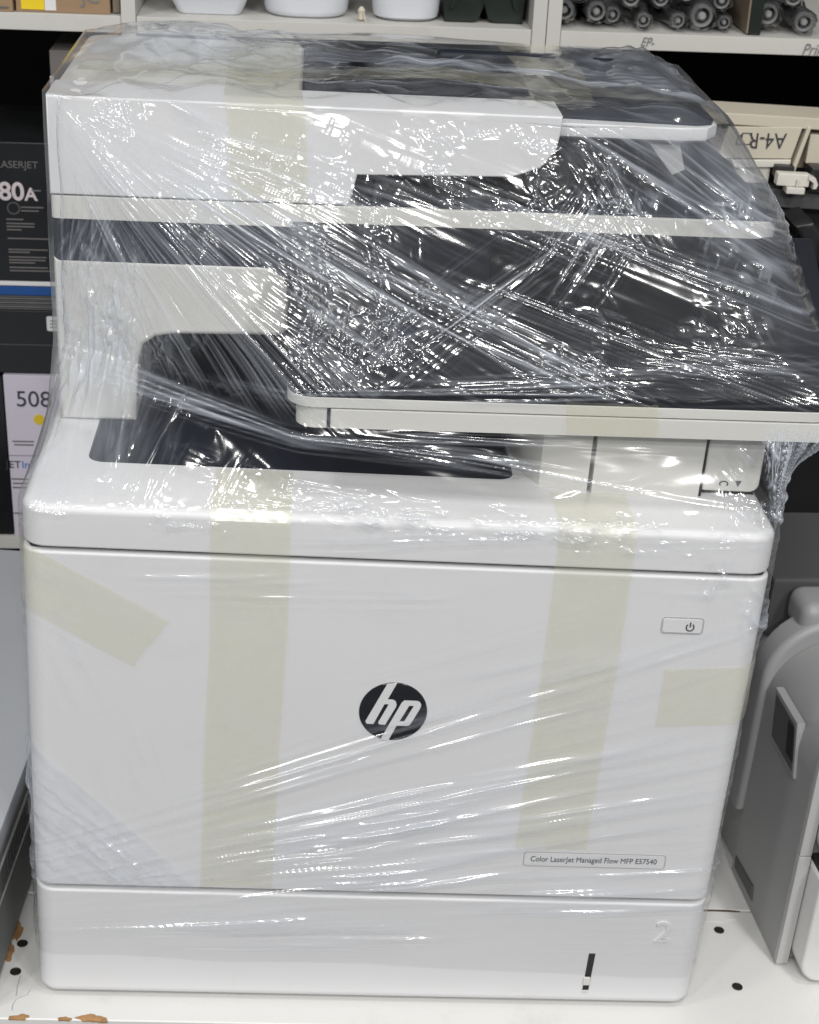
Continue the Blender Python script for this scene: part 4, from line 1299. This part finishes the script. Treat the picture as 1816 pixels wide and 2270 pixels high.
rpart('side_shell', prism(shoulder(0.0, 0.0015, 0.163, 0.052), 'y', 0.0, 0.1060, 0.002, 0.001, 2), 'side_grey')
rpart('rear_rim', prism(shoulder(-0.004, 0.0560, 0.176, 0.054), 'y', 0.1062, 0.1330, 0.006, 0.004, 4), 'side_grey')
rpart('rear_shell', prism(shoulder(0.005, 0.0015, 0.170, 0.030), 'y', 0.1064, 0.2700, 0.001, 0.003, 2), 'side_grey')
rpart('rear_step', box(0.020, 0.30, 0.1100, 0.1500, 0.2100, 0.2400, 0.010, 4), 'side_grey')
rpart('top_plate', box(0.008, 0.30, 0.1502, 0.2680, 0.1900, 0.2420, 0.004), 'machine_grey')
rpart('corner_strip', box(-0.0005, 0.0090, -0.0065, -0.0003, 0.0020, 0.1010, 0.001), 'side_light')
rpart('corner_strip', box(-0.0003, 0.0090, -0.0063, -0.0003, 0.1018, 0.215, 0.001), 'side_light')
rpart('strip_gap', box(0.0088, 0.0098, -0.005, 0.0, 0.003, 0.20), 'seam_dark')
rpart('tray_front', prism(rrect(0.0096, 0.30, 0.0030, 0.0960, (0.016, 0, 0, 0.003), 7), 'y', -0.028, -0.0004, 0.007, 0.001, 4), 'cover_white')
rpart('tray_recess', prism(rrect(0.032, 0.29, 0.020, 0.075, 0.004, 5), 'y', -0.0285, -0.027, 0.0005, 0, 1), 'cover_white')
rpart('front_cover', prism(rrect(0.0100, 0.30, 0.0985, 0.215, (0.022, 0, 0, 0.02), 7), 'y', -0.028, -0.0004, 0.007, 0.001, 4), 'cover_white')
rpart('cover_gap', box(0.0115, 0.30, -0.020, 0.0, 0.094, 0.1000), 'seam_dark')
grip = rpart('grip_recess', prism([(0.026, 0.146), (0.038, 0.186), (0.086, 0.186), (0.079, 0.146)], 'x', -0.0022, 0.004, 0.0012, 0, 2), 'side_grey')
rpart('grip_hollow', prism([(0.030, 0.1495), (0.041, 0.1825), (0.082, 0.1825), (0.076, 0.1495)], 'x', -0.0026, 0.002, 0.0003, 0, 1), 'machine_grey', grip)
rpart('grip_slot', prism([(0.032, 0.156), (0.040, 0.180), (0.052, 0.180), (0.046, 0.156)], 'x', -0.0030, 0.0, 0.0003, 0, 1), 'void_black', grip)
rpart('foot_recess', prism([(0.055, 0.010), (0.098, 0.008), (0.101, 0.018), (0.058, 0.022)], 'x', -0.0012, 0.002, 0.0008, 0, 1), 'machine_grey')

# ------------------------------------------------------------------ low machine at the left edge
lp = thing('flat_printer', 'low grey and white machine at the lower left edge', 'printer', (-0.2585, 0.014, 0), (0, 0, R(-3.2)))
rl = lambda name, bm, mat, parent=lp: finish(name, bm, mat, parent)
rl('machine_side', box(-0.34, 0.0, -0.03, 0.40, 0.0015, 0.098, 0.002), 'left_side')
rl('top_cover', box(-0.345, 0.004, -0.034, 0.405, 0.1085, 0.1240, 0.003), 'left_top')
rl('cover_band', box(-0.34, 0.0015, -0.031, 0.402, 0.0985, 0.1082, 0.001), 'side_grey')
rl('side_ridge', box(0.0, 0.0016, -0.02, 0.39, 0.0870, 0.0895, 0.0005), 'side_light')
rl('side_ridge', box(0.0, 0.0012, -0.02, 0.39, 0.0600, 0.0612, 0.0004), 'side_light')
rl('side_slot', box(0.0, 0.0015, 0.12, 0.19, 0.064, 0.082, 0.0006), 'void_black')
for k in range(9):
    rl('vent_slot', box(0.0, 0.0010, 0.018 + k * 0.0085, 0.0215 + k * 0.0085, 0.064, 0.0845, 0.0003), 'machine_grey')
rl('side_hook', box(0.0, 0.003, 0.10, 0.118, 0.068, 0.083, 0.001), 'side_grey')
